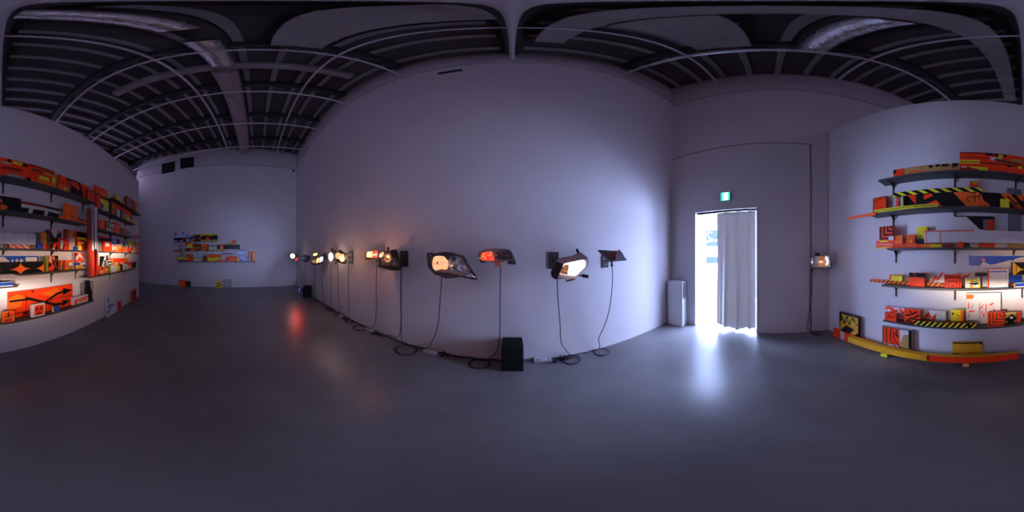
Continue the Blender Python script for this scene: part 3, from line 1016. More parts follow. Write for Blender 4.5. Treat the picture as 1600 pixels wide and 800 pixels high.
# ---- third shelf
lowr = piece(W, B, 'low red block with a yellow strip at the start of the third shelf', 1369, 1397.5, 375.8, 1.60, 2, 'RD', [('r', 'YE', .2, .82, .66, 1), ('p', 'YE', [(0, 0), (.4, 0), (.9, .25), (0, .12)]), ('r', 'PK', .1, .4, .9, .6)])
piece(W, B, 'red block with black nested angles standing on the low red block', 1373.5, 1395, 353.5, lowr.top, 1, 'RD', [('L', 'BK', 4, 'tr')], d=(.09, .125))
piece(W, B, 'tiny white block beside the nested angle block', 1388.5, 1396, 369.5, lowr.top, 3, 'WH', d=(.128, .15), htop=.05)
rs = piece(W, PK_, 'low plank with red and orange stripes on the third shelf', 1398, 1432, 380.3, 1.60, 2, 'RD', [('hb', 'BR', 4, .3), ('hb', 'OR', 2, .3)])
piece(W, B, 'plain orange block standing on the striped low plank', 1396.5, 1410, 368.2, rs.top, 2, 'OR')
piece(W, B, 'small orange frame block standing on the striped low plank', 1416, 1429.5, 367, rs.top, 2, 'OR', [('e', 'RD', .012), ('r', 'BR', .3, .0, .8, .72), ('r', 'OR', .38, .0, .72, .64), ('c', 'HY', .6, .2, .08)])
ry = piece(W, PK_, 'low plank shading from red to yellow under the white beam', 1432.3, 1472, 380.5, 1.60, 2, 'RD', [('r', 'OR', .2, 0, .5, 1), ('r', 'OC', .5, 0, 1, 1), ('r', 'YE', .6, .1, .95, .5), ('r', 'BR', 0, .85, 1, 1)])
rb = piece(W, PK_, 'thin black plank under the tall yellow block', 1431, 1443.5, 373.5, ry.top, 2, 'BK', d=(.085, .12))
piece(W, B, 'tall yellow block behind the left end of the white beam', 1432.5, 1449, 354.2, ry.top + .03, 1, 'YE', [('r', 'OC', .82, 0, 1, .9)], d=(.03, .07), ybot=374.5)
bs = piece(W, PK_, 'low brown plank with red bars under the white beam', 1472.3, 1489.5, 380.8, 1.60, 2, 'BR', [('v', 'DR', 6, .4), ('hb', 'BR', 2, .2)])
piece(W, BM, 'very long white beam with a thin red outline on the third shelf', 1444, 56, 359.5, 1.655, 3, 'WH',
      [('r', 'RD', 0, .90, .34, .98), ('r', 'RD', 0.012, 0, .017, .98), ('r', 'RD', .11, 0, .115, .9), ('r', 'RD', 0, 0, .115, .02), ('r', 'DR', .70, .96, .74, 1), ('r', 'DR', .80, .96, .85, 1), ('r', 'DR', .91, .95, .94, 1)], xa=1500, d=(.14, .18))
piece(W, B, 'little red house shaped block in front of the black and white panel', 1496, 1505, 376.5, 1.60, 3, 'RD', outline=[(0, 0), (1, 0), (1, .72), (.7, .8), (.5, 1), (.3, .8), (0, .72)], d=(.183, .198))
piece(W, P, 'black and white diagonal panel standing behind the white beam', 1490.5, 1554, 337.5, 1.60, 0, 'WH',
      [('x', 'BK', 'l', [(10, 345), (470, 345), (470, 360), (10, 356)]), ('x', 'BK', 'l', [(140, 350), (470, 350), (470, 720), (460, 720), (450, 500), (300, 500)]), ('x', 'BK', 'l', [(100, 640), (160, 640), (200, 700), (290, 705), (100, 715)]), ('x', 'RD', 'l', [(275, 640), (470, 640), (470, 715), (280, 715)])])
piece(W, B, 'small square block with grey red and white triangle before the diagonal panel', 1536.8, 1553, 342.8, 1.655, 2, 'RD',
      [('r', 'GY', 0, .5, .4, 1), ('r', 'LG', 0, 0, .3, .5), ('p', 'WH', [(0, .5), (1, .5), (.5, 0)]), ('v', 'BR', 7, .25), ('p', 'WH', [(0.05, .47), (.95, .47), (.5, 0.03)])], d=(.06, .09))
piece(W, P, 'gray upright board behind the right part of the white beam', 1573, 1596, 332.5, 1.60, 0, 'GY', [('r', 'LB', 0, 0, .06, 1), ('r', 'TN', .07, 0, 1, .22)])
piece(W, B, 'small grey and white block at the start of the middle third shelf', 1.0, 6.3, 381, 1.60, 3, 'LG', [('r', 'BL', .5, .3, .8, .9)], d=(.10, .135), htop=.045)
piece(W, B, 'small red and black block near the start of the middle third shelf', 6.8, 13.8, 381, 1.60, 3, 'BK', [('c', 'RD', .4, .5, .35)], d=(.10, .135), htop=.05)
piece(W, PK_, 'short plank with red and white slanted stripes on the third shelf', 15, 47.5, 382, 1.60, 2, 'WH', [('hz', 'RD', 3, -1.8, .5)], d=(.10, .135), htop=.05)
piece(W, B, 'small dark grey block beside the red and white striped plank', 48.5, 55.5, 382.5, 1.60, 2, 'GY')
piece(W, B, 'blue cube with a brown side on the third shelf', 58.5, 67, 379.5, 1.60, 3, 'BL', side='BR')
piece(W, P, 'grey slab standing for the shade between the blue cube and the white beam', 56.5, 63.5, 363.5, 1.60, 1, 'GY')  # added slab, its grey stands in for a shadow by the cube
piece(W, P, 'glossy orange slab with yellow stripes behind the blue cube', 64, 72.5, 363, 1.60, 1, 'RD', [('hb', 'HY', 12, .5), ('r', 'OR', .2, 0, .4, 1), ('r', 'RD', 0, 0, 1, .3)])
piece(W, P, 'black panel with a white curved wedge and red slant on the third shelf', 73.2, 95.8, 360, 1.60, 1, 'BK',
      [('r', 'BR', 0, 0, .22, 1), ('x', 'WH', 'e', [(230, 155), (325, 165), (310, 210), (298, 262), (275, 240), (250, 200)]), ('x', 'RD', 'e', [(320, 165), (366, 175), (345, 200), (320, 205)]), ('x', 'RD', 'e', [(275, 312), (318, 312), (280, 402), (248, 400)]), ('x', 'WH', 'e', [(255, 385), (288, 380), (280, 402), (248, 400)]), ('x', 'LG', 'e', [(225, 315), (245, 305), (245, 330)])])
piece(W, P, 'red frame panel with black slanted strokes before the wedge panel', 92.5, 107.5, 372, 1.60, 2, 'RD',
      [('r', 'WH', .12, .1, .4, .85), ('p', 'BK', [(.45, .45), (.95, .5), (.55, .02), (.3, .02)]), ('p', 'RD', [(.62, .5), (.82, .5), (.62, .0), (.42, 0)]), ('r', 'BK', .15, .82, .7, .9), ('r', 'DR', 0, 0, .12, 1)])
piece(W, P, 'brown panel with peach loops behind the peach chevron block', 100.5, 117.8, 359, 1.60, 0, 'BR', [('s', 'OR', .04, [(.3, .55), (.45, .95), (.9, .95)]), ('s', 'PE', .04, [(.55, .55), (.7, .95)]), ('s', 'OR', .04, [(.8, .5), (.82, .9)]), ('r', 'DR', 0, 0, .1, 1)])
piece(W, B, 'peach and white chevron block on the third shelf', 108, 117, 371, 1.60, 2, 'PE', [('ch', 'WH', 4)])
piece(W, P, 'panel with black yellow and red bands at the end of the middle third shelf', 119.5, 141.5, 363, 1.60, 1, 'RD',
      [('r', 'BR', 0, .0, .04, 1), ('r', 'BK', .04, .72, 1, .93), ('r', 'YE', .04, .58, .62, .7), ('r', 'BR', .04, .93, 1, 1), ('r', 'BK', .2, .5, .55, .58), ('r', 'OR', .1, .3, .5, .5), ('r', 'BK', .3, .28, .8, .34), ('p', 'BK', [(.62, .5), (.95, .35), (.95, .02), (.62, .2)]), ('p', 'RD', [(.7, .42), (1, .15), (1, .3), (.75, .55)]), ('r', 'DR', .5, 0, .68, .5), ('r', 'HY', .12, .36, .2, .4), ('r', 'HY', .3, .36, .45, .4)])
piece(W, B, 'small blue cube beside the yellow cube on the third shelf', 117.3, 121.6, 385.5, 1.60, 3, 'BL')
piece(W, B, 'small yellow cube beside the small blue cube on the third shelf', 122, 127.5, 383.5, 1.60, 3, 'YE')
piece(W, P, 'panel with black band and grey foot on the far run of the third shelf', 154.2, 172.5, 368, 1.60, 1, 'BK', [('r', 'RD', 0, .88, 1, 1), ('r', 'GY', 0, 0, .5, .66), ('r', 'BK', 0, .66, 1, .8)], xa=155)
piece(W, P, 'bright red panel with a white square on the far run of the third shelf', 161.8, 175, 376.5, 1.60, 2, 'RD', [('r', 'WH', .2, .5, .68, .88), ('r', 'DR', 0, 0, .08, 1)], xa=163)
wr = piece(W, P, 'narrow white panel with red chalice shapes under the blue panel', 175.6, 182, 381.5, 1.60, 2, 'WH', [('p', 'RD', [(.1, .95), (.9, .95), (.5, .55)]), ('p', 'OR', [(.2, .3), (.5, .6), (.8, .3)]), ('r', 'RD', 0, 0, 1, .25)], xa=176)
piece(W, P, 'blue panel with white wave letters resting on the narrow white panel', 173.3, 183.3, 371.5, wr.top, 2, 'BL', [('s', 'WH', .03, [(.3, .95), (.3, .4), (.45, .4), (.5, .95)]), ('s', 'WH', .03, [(.68, .95), (.66, .35), (.82, .4)])], xa=175)
piece(W, B, 'low block with yellow and red crossed triangles on the third shelf', 182.8, 190, 384.5, 1.60, 2, 'RD', [('p', 'OC', [(0, 0), (.3, 0), (.3, 1), (0, 1)]), ('p', 'YE', [(.35, 1), (.65, .5), (.95, 1)]), ('p', 'OR', [(.35, 0), (.65, .5), (.95, 0)])], xa=183.5)
piece(W, B, 'low block with red zigzag beside the crossed triangle block', 190.3, 196.2, 385, 1.60, 2, 'OR', [('p', 'RD', [(0, .8), (.5, .3), (1, .8), (1, .4), (.5, 0), (0, .4)]), ('r', 'BR', .0, 0, .12, 1)], xa=191)
piece(W, B, 'dark rounded block hanging beside the blue wave panel', 183.6, 187.4, 373.5, 1.60, 1, 'BK', [('c', 'DR', .5, .5, .3)], ybot=381, xa=184, d=(.0, .06))
piece(W, P, 'tall panel with red black checks and a yellow top on the third shelf', 197.8, 208.3, 375.5, 1.60, 2, 'WH',
      [('r', 'YE', .1, .62, 1, 1), ('p', 'RD', [(0, 0), (.25, 0), (.5, .3), (.25, .6), (0, .3)]), ('p', 'RD', [(.5, 0), (.75, 0), (1, .3), (.75, .6), (.5, .3)]), ('p', 'BK', [(.25, 0), (.5, .0), (.62, .15), (.38, .15)]), ('p', 'BK', [(.2, .4), (.35, .6), (.1, .6)]), ('r', 'BR', 0, .6, .1, 1)], xa=198.5)
piece(W, P, 'plain grey narrow panel near the far end of the third shelf', 208.6, 211.7, 377.5, 1.60, 2, 'LG', xa=209)
piece(W, P, 'narrow orange and yellow panel at the far end of the third shelf', 211.9, 216, 378.2, 1.60, 2, 'OR', [('r', 'RD', 0, 0, .35, 1), ('r', 'YE', .6, .1, .8, .9)], xa=212.5)

# ---- fourth shelf
st = piece(W, PK_, 'long orange plank with black slanted stripes starting the fourth shelf', 1359, 1474, 439, 1.12, 1, 'OR', [('hz', 'BK', 16, 1.0, .35)], xa=1400)
piece(W, B, 'small yellow block standing on the orange striped plank', 1390, 1409.5, 429.5, st.top, 1, 'YE', [('r', 'RD', 0, 0, .12, 1), ('r', 'OC', .12, .8, 1, 1)])
piece(W, P, 'red panel with a black top band before the orange striped plank', 1420.3, 1445.4, 426.5, 1.12, 2, 'RD', [('r', 'BK', 0, .68, 1, 1), ('s', 'RD', .008, [(.25, 1), (.5, .66)]), ('r', 'DR', .93, 0, 1, .68)])
piece(W, P, 'long white and red sketched panel behind the fourth shelf pieces', 1452.5, 1523, 426, 1.12, 0, 'WH',
      [('s', 'RD', .03, [(.02, .1), (.12, .6), (.2, .5), (.28, .95)]), ('r', 'RD', .32, .75, .72, .86), ('r', 'PK', .6, .1, .7, 1), ('r', 'BR', .76, 0, .86, .8), ('s', 'RD', .02, [(.5, .2), (.9, .9)])])
piece(W, P, 'red square panel with dark nested arches on the fourth shelf', 1475.3, 1502, 429.5, 1.12, 2, 'RD', [('L', 'DR', 3, 'bt')])
piece(W, P, 'yellow white and black abstract square panel on the fourth shelf', 1508, 1531.6, 434.3, 1.12, 2, 'WH',
      [('r', 'YE', .1, .6, .9, .95), ('r', 'WH', .4, .85, .7, .92), ('r', 'BK', .15, .84, .8, .9), ('r', 'RD', .38, .55, .5, .75), ('r', 'BK', .5, .6, .88, .66), ('r', 'BK', .3, .3, .92, .5), ('r', 'GN', .6, .52, .8, .62), ('r', 'YE', .3, 0, .45, .35), ('r', 'RD', .42, 0, .5, .28), ('r', 'YE', .85, 0, 1, .35), ('r', 'BK', .3, .1, .36, .24), ('r', 'BK', .66, .1, .7, .35), ('r', 'YE', .5, 0, .7, .06)], side='BR')
piece(W, P, 'grey board with a black top band on the fourth shelf', 1523.3, 1543, 426, 1.12, 1, 'LG', [('r', 'BK', 0, .74, 1, 1), ('r', 'BR', .4, 0, .6, .72)])
piece(W, P, 'white panel with red edge and thin blue bands on the fourth shelf', 1543.5, 1576, 420, 1.12, 1, 'WH', [('r', 'RD', 0, 0, .06, 1), ('r', 'BL', .06, .82, .92, .88), ('r', 'RD', 0, .98, 1, 1), ('r', 'LB', .08, 0, 1, .06), ('r', 'LG', .86, .4, .9, .7)], d=(.11, .145))
piece(W, P, 'dark grey block column right of the white panel', 1576.4, 1583, 419, 1.12, 0, 'GY', [('r', 'LG', 0, .75, 1, 1)])
piece(W, P, 'plain blue panel on the fourth shelf before the star beam', 1578, 1597, 430.5, 1.12, 3, 'BL', d=(.175, .195))
piece(W, B, 'small black and red glossy block beside the plain blue panel', 1576, 1585.5, 441.5, 1.12, 3, 'BK', [('r', 'RD', .3, .45, .9, .55), ('r', 'BR', 0, .7, .9, .9), ('r', 'HY', .9, 0, 1, .9)], d=(.197, .215))
def star_px(z, tips, centre, pull=.22):
    """four (or three) pointed star with inward curved sides, tips in order"""
    pts = []
    for q in range(len(tips)):
        a0, a1 = tips[q], tips[(q + 1) % len(tips)]
        m_ = ((a0[0] + a1[0]) / 2, (a0[1] + a1[1]) / 2)
        c_ = (centre[0] + (m_[0] - centre[0]) * pull, centre[1] + (m_[1] - centre[1]) * pull)
        for k_ in range(8):
            th = k_ / 8
            pts.append(((1 - th) ** 2 * a0[0] + 2 * th * (1 - th) * c_[0] + th * th * a1[0], (1 - th) ** 2 * a0[1] + 2 * th * (1 - th) * c_[1] + th * th * a1[1]))
    return pts


def bow(a0, c_, a1, n=8):
    return [((1 - k_ / n) ** 2 * a0[0] + 2 * (k_ / n) * (1 - k_ / n) * c_[0] + (k_ / n) ** 2 * a1[0],
             (1 - k_ / n) ** 2 * a0[1] + 2 * (k_ / n) * (1 - k_ / n) * c_[1] + (k_ / n) ** 2 * a1[1]) for k_ in range(n)]


edge = bow((687, 400), (655, 480), (560, 493))
edge2 = bow((560, 493), (655, 505), (687, 575)) + [(687, 575)]
ledge = [(-175, 392), (-150, 400), (-120, 440), (-60, 490), (0, 508), (-60, 530), (-120, 575), (-135, 605), (-175, 608)]
piece(W, BM, 'long black beam with orange four pointed stars on the fourth shelf', 1582.5, 69.5, 409.3, 1.2655, 2, 'BK',
      [('x', 'OR', 'g', star_px('g', [(140, 515), (325, 398), (480, 495), (325, 608)], (325, 502))),
       ('x', 'OR', 'g', edge + edge2),
       ('x', 'YE', 'g', ledge), ('x', 'RD', 'g', [(-150, 400), (-135, 420), (-135, 590), (-150, 600)]), ('x', 'OR', 'g', [(-75, 485), (-50, 495), (-50, 525), (-75, 540)]), ('x', 'BR', 'g', [(-120, 440), (-105, 455), (-105, 560), (-120, 575)]),
       ('x', 'OR', 'g', [(0, 512), (25, 514), (0, 528)])], xa=40, d=(.10, .15))
piece(W, BM, 'long blue board with white wave shapes fixed to the wall above the stars', 1513.8, 60, 398.8, 1.20, 0, 'BL',
      [('x', 'WH', 'm', [(310, 250), (360, 190), (470, 235), (550, 225), (780, 165), (840, 175), (840, 250)]), ('x', 'PK', 'm', [(340, 140), (380, 130), (400, 190), (350, 185)]), ('x', 'WH', 'm', [(110, 80), (140, 80), (140, 250), (110, 250)]),
       ('p', 'WH', [(.4, 0), (.44, .6), (.5, .8), (.58, .85), (.64, .4), (.66, 0)]), ('r', 'LB', 0.02, .93, 1, 1), ('x', 'WH', 'g', [(0, 320), (85, 325), (115, 400), (0, 400)]), ('x', 'WH', 'g', [(180, 360), (210, 355), (212, 400), (180, 400)]), ('x', 'WH', 'g', [(245, 350), (280, 345), (280, 400), (245, 400)]), ('x', 'WH', 'g', [(305, 370), (330, 340), (360, 370), (362, 400), (305, 400)]), ('x', 'WH', 'g', [(398, 318), (575, 318), (575, 400), (398, 400)])],
      ybot=415, xa=1530, d=(0.0, .028))
piece(W, P, 'grey panel standing behind the right end of the star beam', 60.5, 69, 400, 1.2655, 0, 'GY', [('r', 'LG', 0, .1, .2, 1)])
piece(W, P, 'olive green slab edge beside the black and red curl panel', 72.3, 75.6, 399.5, 1.2655, 2, 'GN')
piece(W, P, 'red and black panel with a white curl and round shapes', 76, 91, 399.5, 1.2655, 1, 'BK',
      [('r', 'RD', 0, .5, .4, 1), ('s', 'WH', .02, [(.1, .95), (.25, .85), (.08, .72), (.25, .6)]), ('p', 'RD', [(0, .0), (.5, .05), (.6, .3), (.3, .5), (0, .25)]), ('s', 'BR', .04, [(.8, .2), (.6, .5), (.8, .75)]), ('p', 'PE', [(.42, .75), (.58, .7), (.62, .9), (.45, 1)]), ('c', 'BK', .1, .4, .13)])
piece(W, P, 'brown and orange panel with slanted ochre curves on the fourth shelf', 93.5, 107, 406.3, 1.2655, 1, 'OR', [('p', 'BR', [(.2, 0), (.5, 0), (.65, 1), (.35, 1)]), ('r', 'BR', 0, 0, .12, 1), ('p', 'GN', [(.0, .0), (.2, .0), (.12, .5)]), ('r', 'RD', .55, 0, .66, 1)])
piece(W, B, 'small orange and yellow panel with a white band beside the brown panel', 107.3, 114, 406.8, 1.2655, 1, 'OR', [('r', 'RD', 0, .88, 1, 1), ('r', 'HY', .1, .62, .9, .78), ('r', 'GN', 0, 0, 1, .38), ('r', 'BR', .3, 0, .4, .38)])
piece(W, P, 'tall white panel with red chevrons and a dark red edge', 115.8, 132.6, 394.7, 1.2655, 1, 'WH', [('ch', 'RD', 2), ('r', 'DR', 0, 0, .14, 1), ('r', 'OC', .3, .0, .8, .28), ('p', 'BK', [(.75, .2), (1, .1), (1, .3), (.85, .4)]), ('p', 'BK', [(.14, .8), (.3, .9), (.14, .95)])])
piece(W, P, 'plain white narrow board beside the red chevron panel', 133, 136.6, 396, 1.2655, 1, 'WH', xa=134)
piece(W, RD_, 'white and blue lath laid across the front of the fourth shelf', 107.5, 136.8, 412.5, 1.34, 4, 'WH', [('r', 'BL', .2, 0, .58, 1)], htop=.04, d=(.135, .15))
piece(W, PK_, 'tall dark red plank standing between the middle and far shelves', 137.5, 143.6, 326, R4c, 4, 'DR', [('r', 'BR', 0, 0, .5, 1), ('r', 'RD', .6, 0, .8, .55)], d=(.205, .228), xa=139)
piece(W, PK_, 'tall white plank with a long black V and red foot', 144, 153.4, 321.5, R4c, 4, 'WH',
      [('r', 'RD', 0, 0, 1, .36), ('p', 'BK', [(.12, 1), (.28, 1), (.36, .55), (.62, .08), (.52, .0), (.2, .55)]), ('p', 'BK', [(.86, 1), (1, 1), (1, .65), (.62, .08), (.52, .08), (.82, .55)]), ('p', 'BK', [(.35, .38), (.8, .38), (.6, .0), (.5, .0)])], d=(.205, .228), xa=145)
piece(W, P, 'white panel with a black slanted quarter on the far fourth shelf', 154.2, 169.2, 399, R4c, 0, 'WH', [('p', 'BK', [(.1, .95), (.6, .95), (.25, .3), (.05, .1)]), ('p', 'RD', [(.3, 0), (.7, .35), (.7, 0)]), ('r', 'BK', .75, .7, .95, 1)], xa=156)
piece(W, B, 'bright red block at the start of the far fourth shelf', 150.5, 156, 415, R4c, 2, 'RD', [('r', 'HY', .4, .3, .55, .6)], xa=152)
piece(W, B, 'glowing orange and cream block on the far fourth shelf', 156.3, 162, 417, R4c, 2, 'PE', [('r', 'RD', 0, .5, 1, 1), ('p', 'BK', [(.2, .6), (.8, 1), (.6, .6)])], xa=157)
piece(W, B, 'red and cream square block beside the glowing orange block', 162.4, 170, 418.5, R4c, 2, 'OR', [('r', 'PE', .3, .3, .8, .8)], xa=163.5)
piece(W, P, 'long red plank panel with cream windows behind the white blocks', 170.5, 196.5, 404, R4c, 1, 'RD', [('r', 'PE', .25, .25, .5, .7), ('r', 'PE', .62, .25, .85, .7), ('r', 'RD', 0, .85, 1, 1), ('r', 'OC', .15, 0, .2, 1)], xa=171)
piece(W, B, 'white block with black nested corner lines before the red windows plank', 167.8, 175.5, 406.5, R4c, 2, 'WH', [('L', 'BK', 2, 'bt')], xa=169, ybot=416)
piece(W, B, 'white block with a green side on the far fourth shelf', 171.3, 182, 415.5, R4c, 3, 'WH', [('r', 'GN', 0, 0, .16, 1)], side='GN', xa=172)
piece(W, B, 'yellow upright block right of the white and green block', 182.6, 188, 415.5, R4c, 2, 'YE', [('r', 'OC', .5, 0, 1, 1)], xa=183)
piece(W, B, 'black upright block between the yellow and the white red blocks', 188.3, 191.3, 413, R4c, 2, 'BK', xa=189)
piece(W, P, 'white block with a red figure eight on the far fourth shelf', 191.8, 199.2, 413, R4c, 2, 'WH', [('c', 'RD', .6, .7, .18), ('c', 'RD', .6, .35, .18), ('c', 'PE', .6, .35, .07)], side='LG', xa=193)
piece(W, B, 'small white block with a red rim at the far end of the fourth shelf', 199.6, 205, 415, R4c, 2, 'WH', [('e', 'RD', .02), ('r', 'OR', 0, 0, 1, .15)], xa=200)
piece(W, PK_, 'dark red plank with a black end at the far end of the fourth shelf', 198.5, 212.6, 410, R4c, 1, 'DR', [('r', 'RD', 0, .1, .45, .9), ('r', 'BK', .6, 0, 1, .8)], xa=200)
piece(W, B, 'small yellow block fixed above the dark red plank', 196.7, 200.8, 403, 1.35, 0, 'OC', [('r', 'OR', .4, .2, .9, .8)], ybot=409.5, xa=198, d=(0, .03))
piece(W, BM, 'flat blue and white rail at the end of the doorway side fourth shelf', 1586.5, 20.5, 441, 1.12, 3, 'BL', [('r', 'WH', 0, 0, 1, .2), ('r', 'LB', 0, .85, 1, 1)], xa=5, d=(.218, .235), ybot=448)

# ---- lowest shelf
piece(W, P, 'white panel with red brush graffiti at the start of the lowest shelf', 1382, 1440, 481.5, .62, 1, 'WH',
      [('s', 'RD', .035, [(.05, .75), (.1, .9), (.25, .8), (.2, .55), (.35, .7)]), ('s', 'RD', .03, [(.45, .9), (.5, .6), (.6, .8), (.7, .55)]), ('s', 'PK', .02, [(.1, .4), (.4, .5), (.5, .3)]), ('r', 'RD', .38, .1, .42, .5)])
piece(W, P, 'white panel with red marks and a bare right half on the lowest shelf', 1440.4, 1479, 485.5, .62, 1, 'WH', [('p', 'RD', [(0, .05), (.1, .5), (.3, .9), (.4, .4), (.6, .85), (.55, .1), (.3, .25), (.2, .0)]), ('r', 'PK', .1, .2, .5, .4), ('r', 'BR', .97, 0, 1, 1)])
piece(W, B, 'small red block with a dark scribble at the start of the lowest shelf', 1382.5, 1400.8, 489.5, .62, 3, 'RD', [('s', 'DR', .015, [(.2, .3), (.4, .7), (.55, .35), (.8, .7)]), ('r', 'BR', .92, 0, 1, 1)])
piece(W, P, 'red square panel with black broken strokes on the lowest shelf', 1412.5, 1439.5, 483.5, .62, 2, 'RD',
      [('s', 'BK', .02, [(.35, .85), (.5, .65), (.75, .85)]), ('s', 'BK', .022, [(.12, .5), (.4, .58)]), ('s', 'BK', .022, [(.6, .35), (.85, .6)]), ('s', 'BK', .02, [(.2, .1), (.45, .35), (.7, .1)]), ('r', 'BK', .1, .05, .5, .12), ('r', 'BR', .93, 0, 1, 1)], d=(.09, .128))
hp = piece(W, PK_, 'black plank with yellow slashes along the front of the lowest shelf', 1427.5, 1526, 503.5, .62, 4, 'BK', [('hz', 'YE', 11, .9, .42), ('r', 'DR', 0, .9, 1, 1), ('r', 'BK', .86, .0, .9, .9)], d=(.17, .2), xa=1480)
piece(W, B, 'yellow block with an orange edge on the lowest shelf', 1486.3, 1507, 484.8, .62, 2, 'YE', [('r', 'OR', .7, 0, .92, 1), ('r', 'BR', .92, 0, 1, 1), ('s', 'OC', .02, [(.4, .7), (.65, .6), (.5, .45), (.65, .3)]), ('r', 'BR', .05, .7, .2, .85), ('r', 'RD', 0, 0, .9, .1)])
piece(W, P, 'large white square panel with sparse red brush strokes on the lowest shelf', 1509.5, 1563.5, 458, .62, 1, 'WH',
      [('x', 'OR', 'n', [(100, 102), (215, 102), (210, 168), (98, 168)]), ('xs', 'RD', 'n', .012, [(135, 235), (135, 320)]), ('xs', 'BR', 'n', .007, [(135, 390), (135, 465)]), ('xs', 'BR', 'n', .006, [(205, 255), (175, 330)]), ('x', 'RD', 'n', [(130, 360), (180, 350), (248, 358), (210, 375), (150, 378)]), ('xs', 'BR', 'n', .007, [(305, 240), (310, 465)]), ('xs', 'RD', 'n', .009, [(290, 355), (365, 255)]), ('x', 'RD', 'n', [(300, 325), (350, 285), (360, 300), (315, 330)]), ('xs', 'RD', 'n', .012, [(345, 360), (350, 400), (372, 445), (400, 400), (408, 255)]), ('x', 'RD', 'n', [(455, 285), (475, 245), (530, 228), (525, 245), (490, 265)]), ('xs', 'DR', 'n', .014, [(525, 335), (555, 375)])],
      side='BR', xa=1537)
piece(W, P, 'red square panel with dark nested angle lines on the lowest shelf', 1543.5, 1569.5, 488, .62, 3, 'RD', [('L', 'BR', 5, 'tr')], side='DR', d=(.15, .185))
piece(W, P, 'tan panel with a black diamond and white cross on the lowest shelf', 1569.8, 1588, 489, .62, 2, 'TN',
      [('p', 'BK', [(.62, .92), (1.1, .45), (.55, -.1), (0, .4)]), ('r', 'WH', .53, .42, .62, .68), ('r', 'WH', .42, .5, .73, .6), ('r', 'YE', 0, .95, 1, 1), ('r', 'BK', 0, 0, 1, .1)], side='GN')
piece(W, B, 'red and brown upright block right of the diamond panel', 1588.4, 1594.5, 488.5, .62, 2, 'RD', [('v', 'BR', 2, .4)], side='BR')
piece(W, B, 'rounded grey block peeping behind the diamond panel', 1567, 1575, 484.5, .62, 0, 'LG')
piece(W, B, 'orange block with black hook marks at the start of the middle lowest shelf', 3.5, 22.5, 487.5, .62, 3, 'OR',
      [('r', 'RD', .2, .0, .9, .95), ('s', 'BK', .02, [(.05, .5), (.95, .55)]), ('s', 'BK', .02, [(.5, .9), (.5, .65)]), ('r', 'PE', .86, .1, .93, .5), ('s', 'BR', .015, [(.2, .15), (.8, .2)]), ('p', 'OC', [(0, .55), (.5, .5), (1, .6), (1, .5), (.1, .42)])])
piece(W, P, 'very large orange red panel with thick black arrows on the lowest shelf', 13, 113.3, 457, .62, 1, 'RD',
      [('p', 'OR', [(.0, .75), (.1, .9), (.2, .8), (.15, .4), (0, .3)]), ('p', 'OR', [(.45, .8), (.7, .95), (.8, .7), (.6, .6)]), ('p', 'DR', [(.15, 0), (.5, 0), (.45, .25), (.25, .22)]), ('r', 'DR', .22, .0, .23, .97), ('s', 'BK', .03, [(.02, .66), (.22, .66)]), ('p', 'BK', [(.225, .78), (.30, .68), (.225, .58)]),
       ('s', 'BK', .04, [(.26, .68), (.38, .54), (.52, .38), (.66, .22), (.80, .17)]), ('p', 'BK', [(.80, .34), (.97, .22), (.80, .05)]), ('s', 'BK', .04, [(.50, .40), (.60, .55), (.70, .68), (.82, .73)]), ('p', 'BK', [(.81, .88), (1, .72), (.81, .56)]),
       ('s', 'DR', .02, [(.08, .16), (.3, .2), (.42, .3)]), ('p', 'BK', [(.16, .12), (.24, .05), (.24, .2)]), ('p', 'BK', [(.28, .97), (.33, .97), (.33, .88)]), ('s', 'DR', .012, [(.55, .48), (.8, .5), (.98, .45)]), ('s', 'DR', .012, [(.9, .1), (.9, .6)]), ('r', 'DR', .795, 0, .80, 1), ('s', 'DR', .012, [(.6, .1), (.6, .5)])], xa=14)
piece(W, P, 'small white framed panel with a red smudge before the arrow panel', 49.5, 70, 476.5, .62, 3, 'WH', [('r', 'RD', .2, .1, .92, .9), ('c', 'DR', .38, .62, .14), ('c', 'DR', .72, .62, .14), ('p', 'DR', [(.3, .12), (.56, .45), (.85, .12)])], xa=51)
piece(W, B, 'blue cube with a yellow side before the arrow panel', 84, 93.3, 479.5, .62, 3, 'BL', side='YE', xa=86)
piece(W, P, 'white panel with black nested square lines at the end of the lowest shelf', 121, 145.8, 440.5, .62, 0, 'WH', [('p', 'BK', [(.18, .3), (.24, .3), (.24, .9), (.18, .9)]), ('r', 'BK', .18, .88, .95, .92), ('r', 'BK', .9, .2, .95, .92), ('r', 'BK', .30, .3, .34, .8), ('r', 'BK', .30, .77, .85, .81), ('r', 'BK', .40, .3, .44, .7), ('r', 'BK', .40, .67, .78, .71), ('r', 'BK', .50, .3, .53, .6), ('r', 'BK', .50, .57, .7, .6), ('r', 'BK', .16, .22, .95, .3), ('r', 'BK', .58, .3, .61, .5), ('r', 'BK', .58, .48, .7, .51)], xa=123)
piece(W, PK_, 'white plank with red brush marks at the end of the lowest shelf', 114, 143, 465.5, .62, 2, 'WH', [('r', 'RD', .08, .05, .2, .5), ('s', 'RD', .03, [(.1, .6), (.5, .6), (.9, .8)]), ('c', 'RD', .6, .45, .25), ('s', 'OR', .03, [(.3, .3), (.7, .35)])], xa=115)
piece(W, B, 'black tapered wedge block standing at the end of the lowest shelf', 134.5, 144.5, 439, .62, 3, 'BK', outline=[(.15, .38), (.6, .38), (.6, 0), (1, 0), (1, .3), (.7, .75), (.6, 1), (.15, 1)], xa=136)

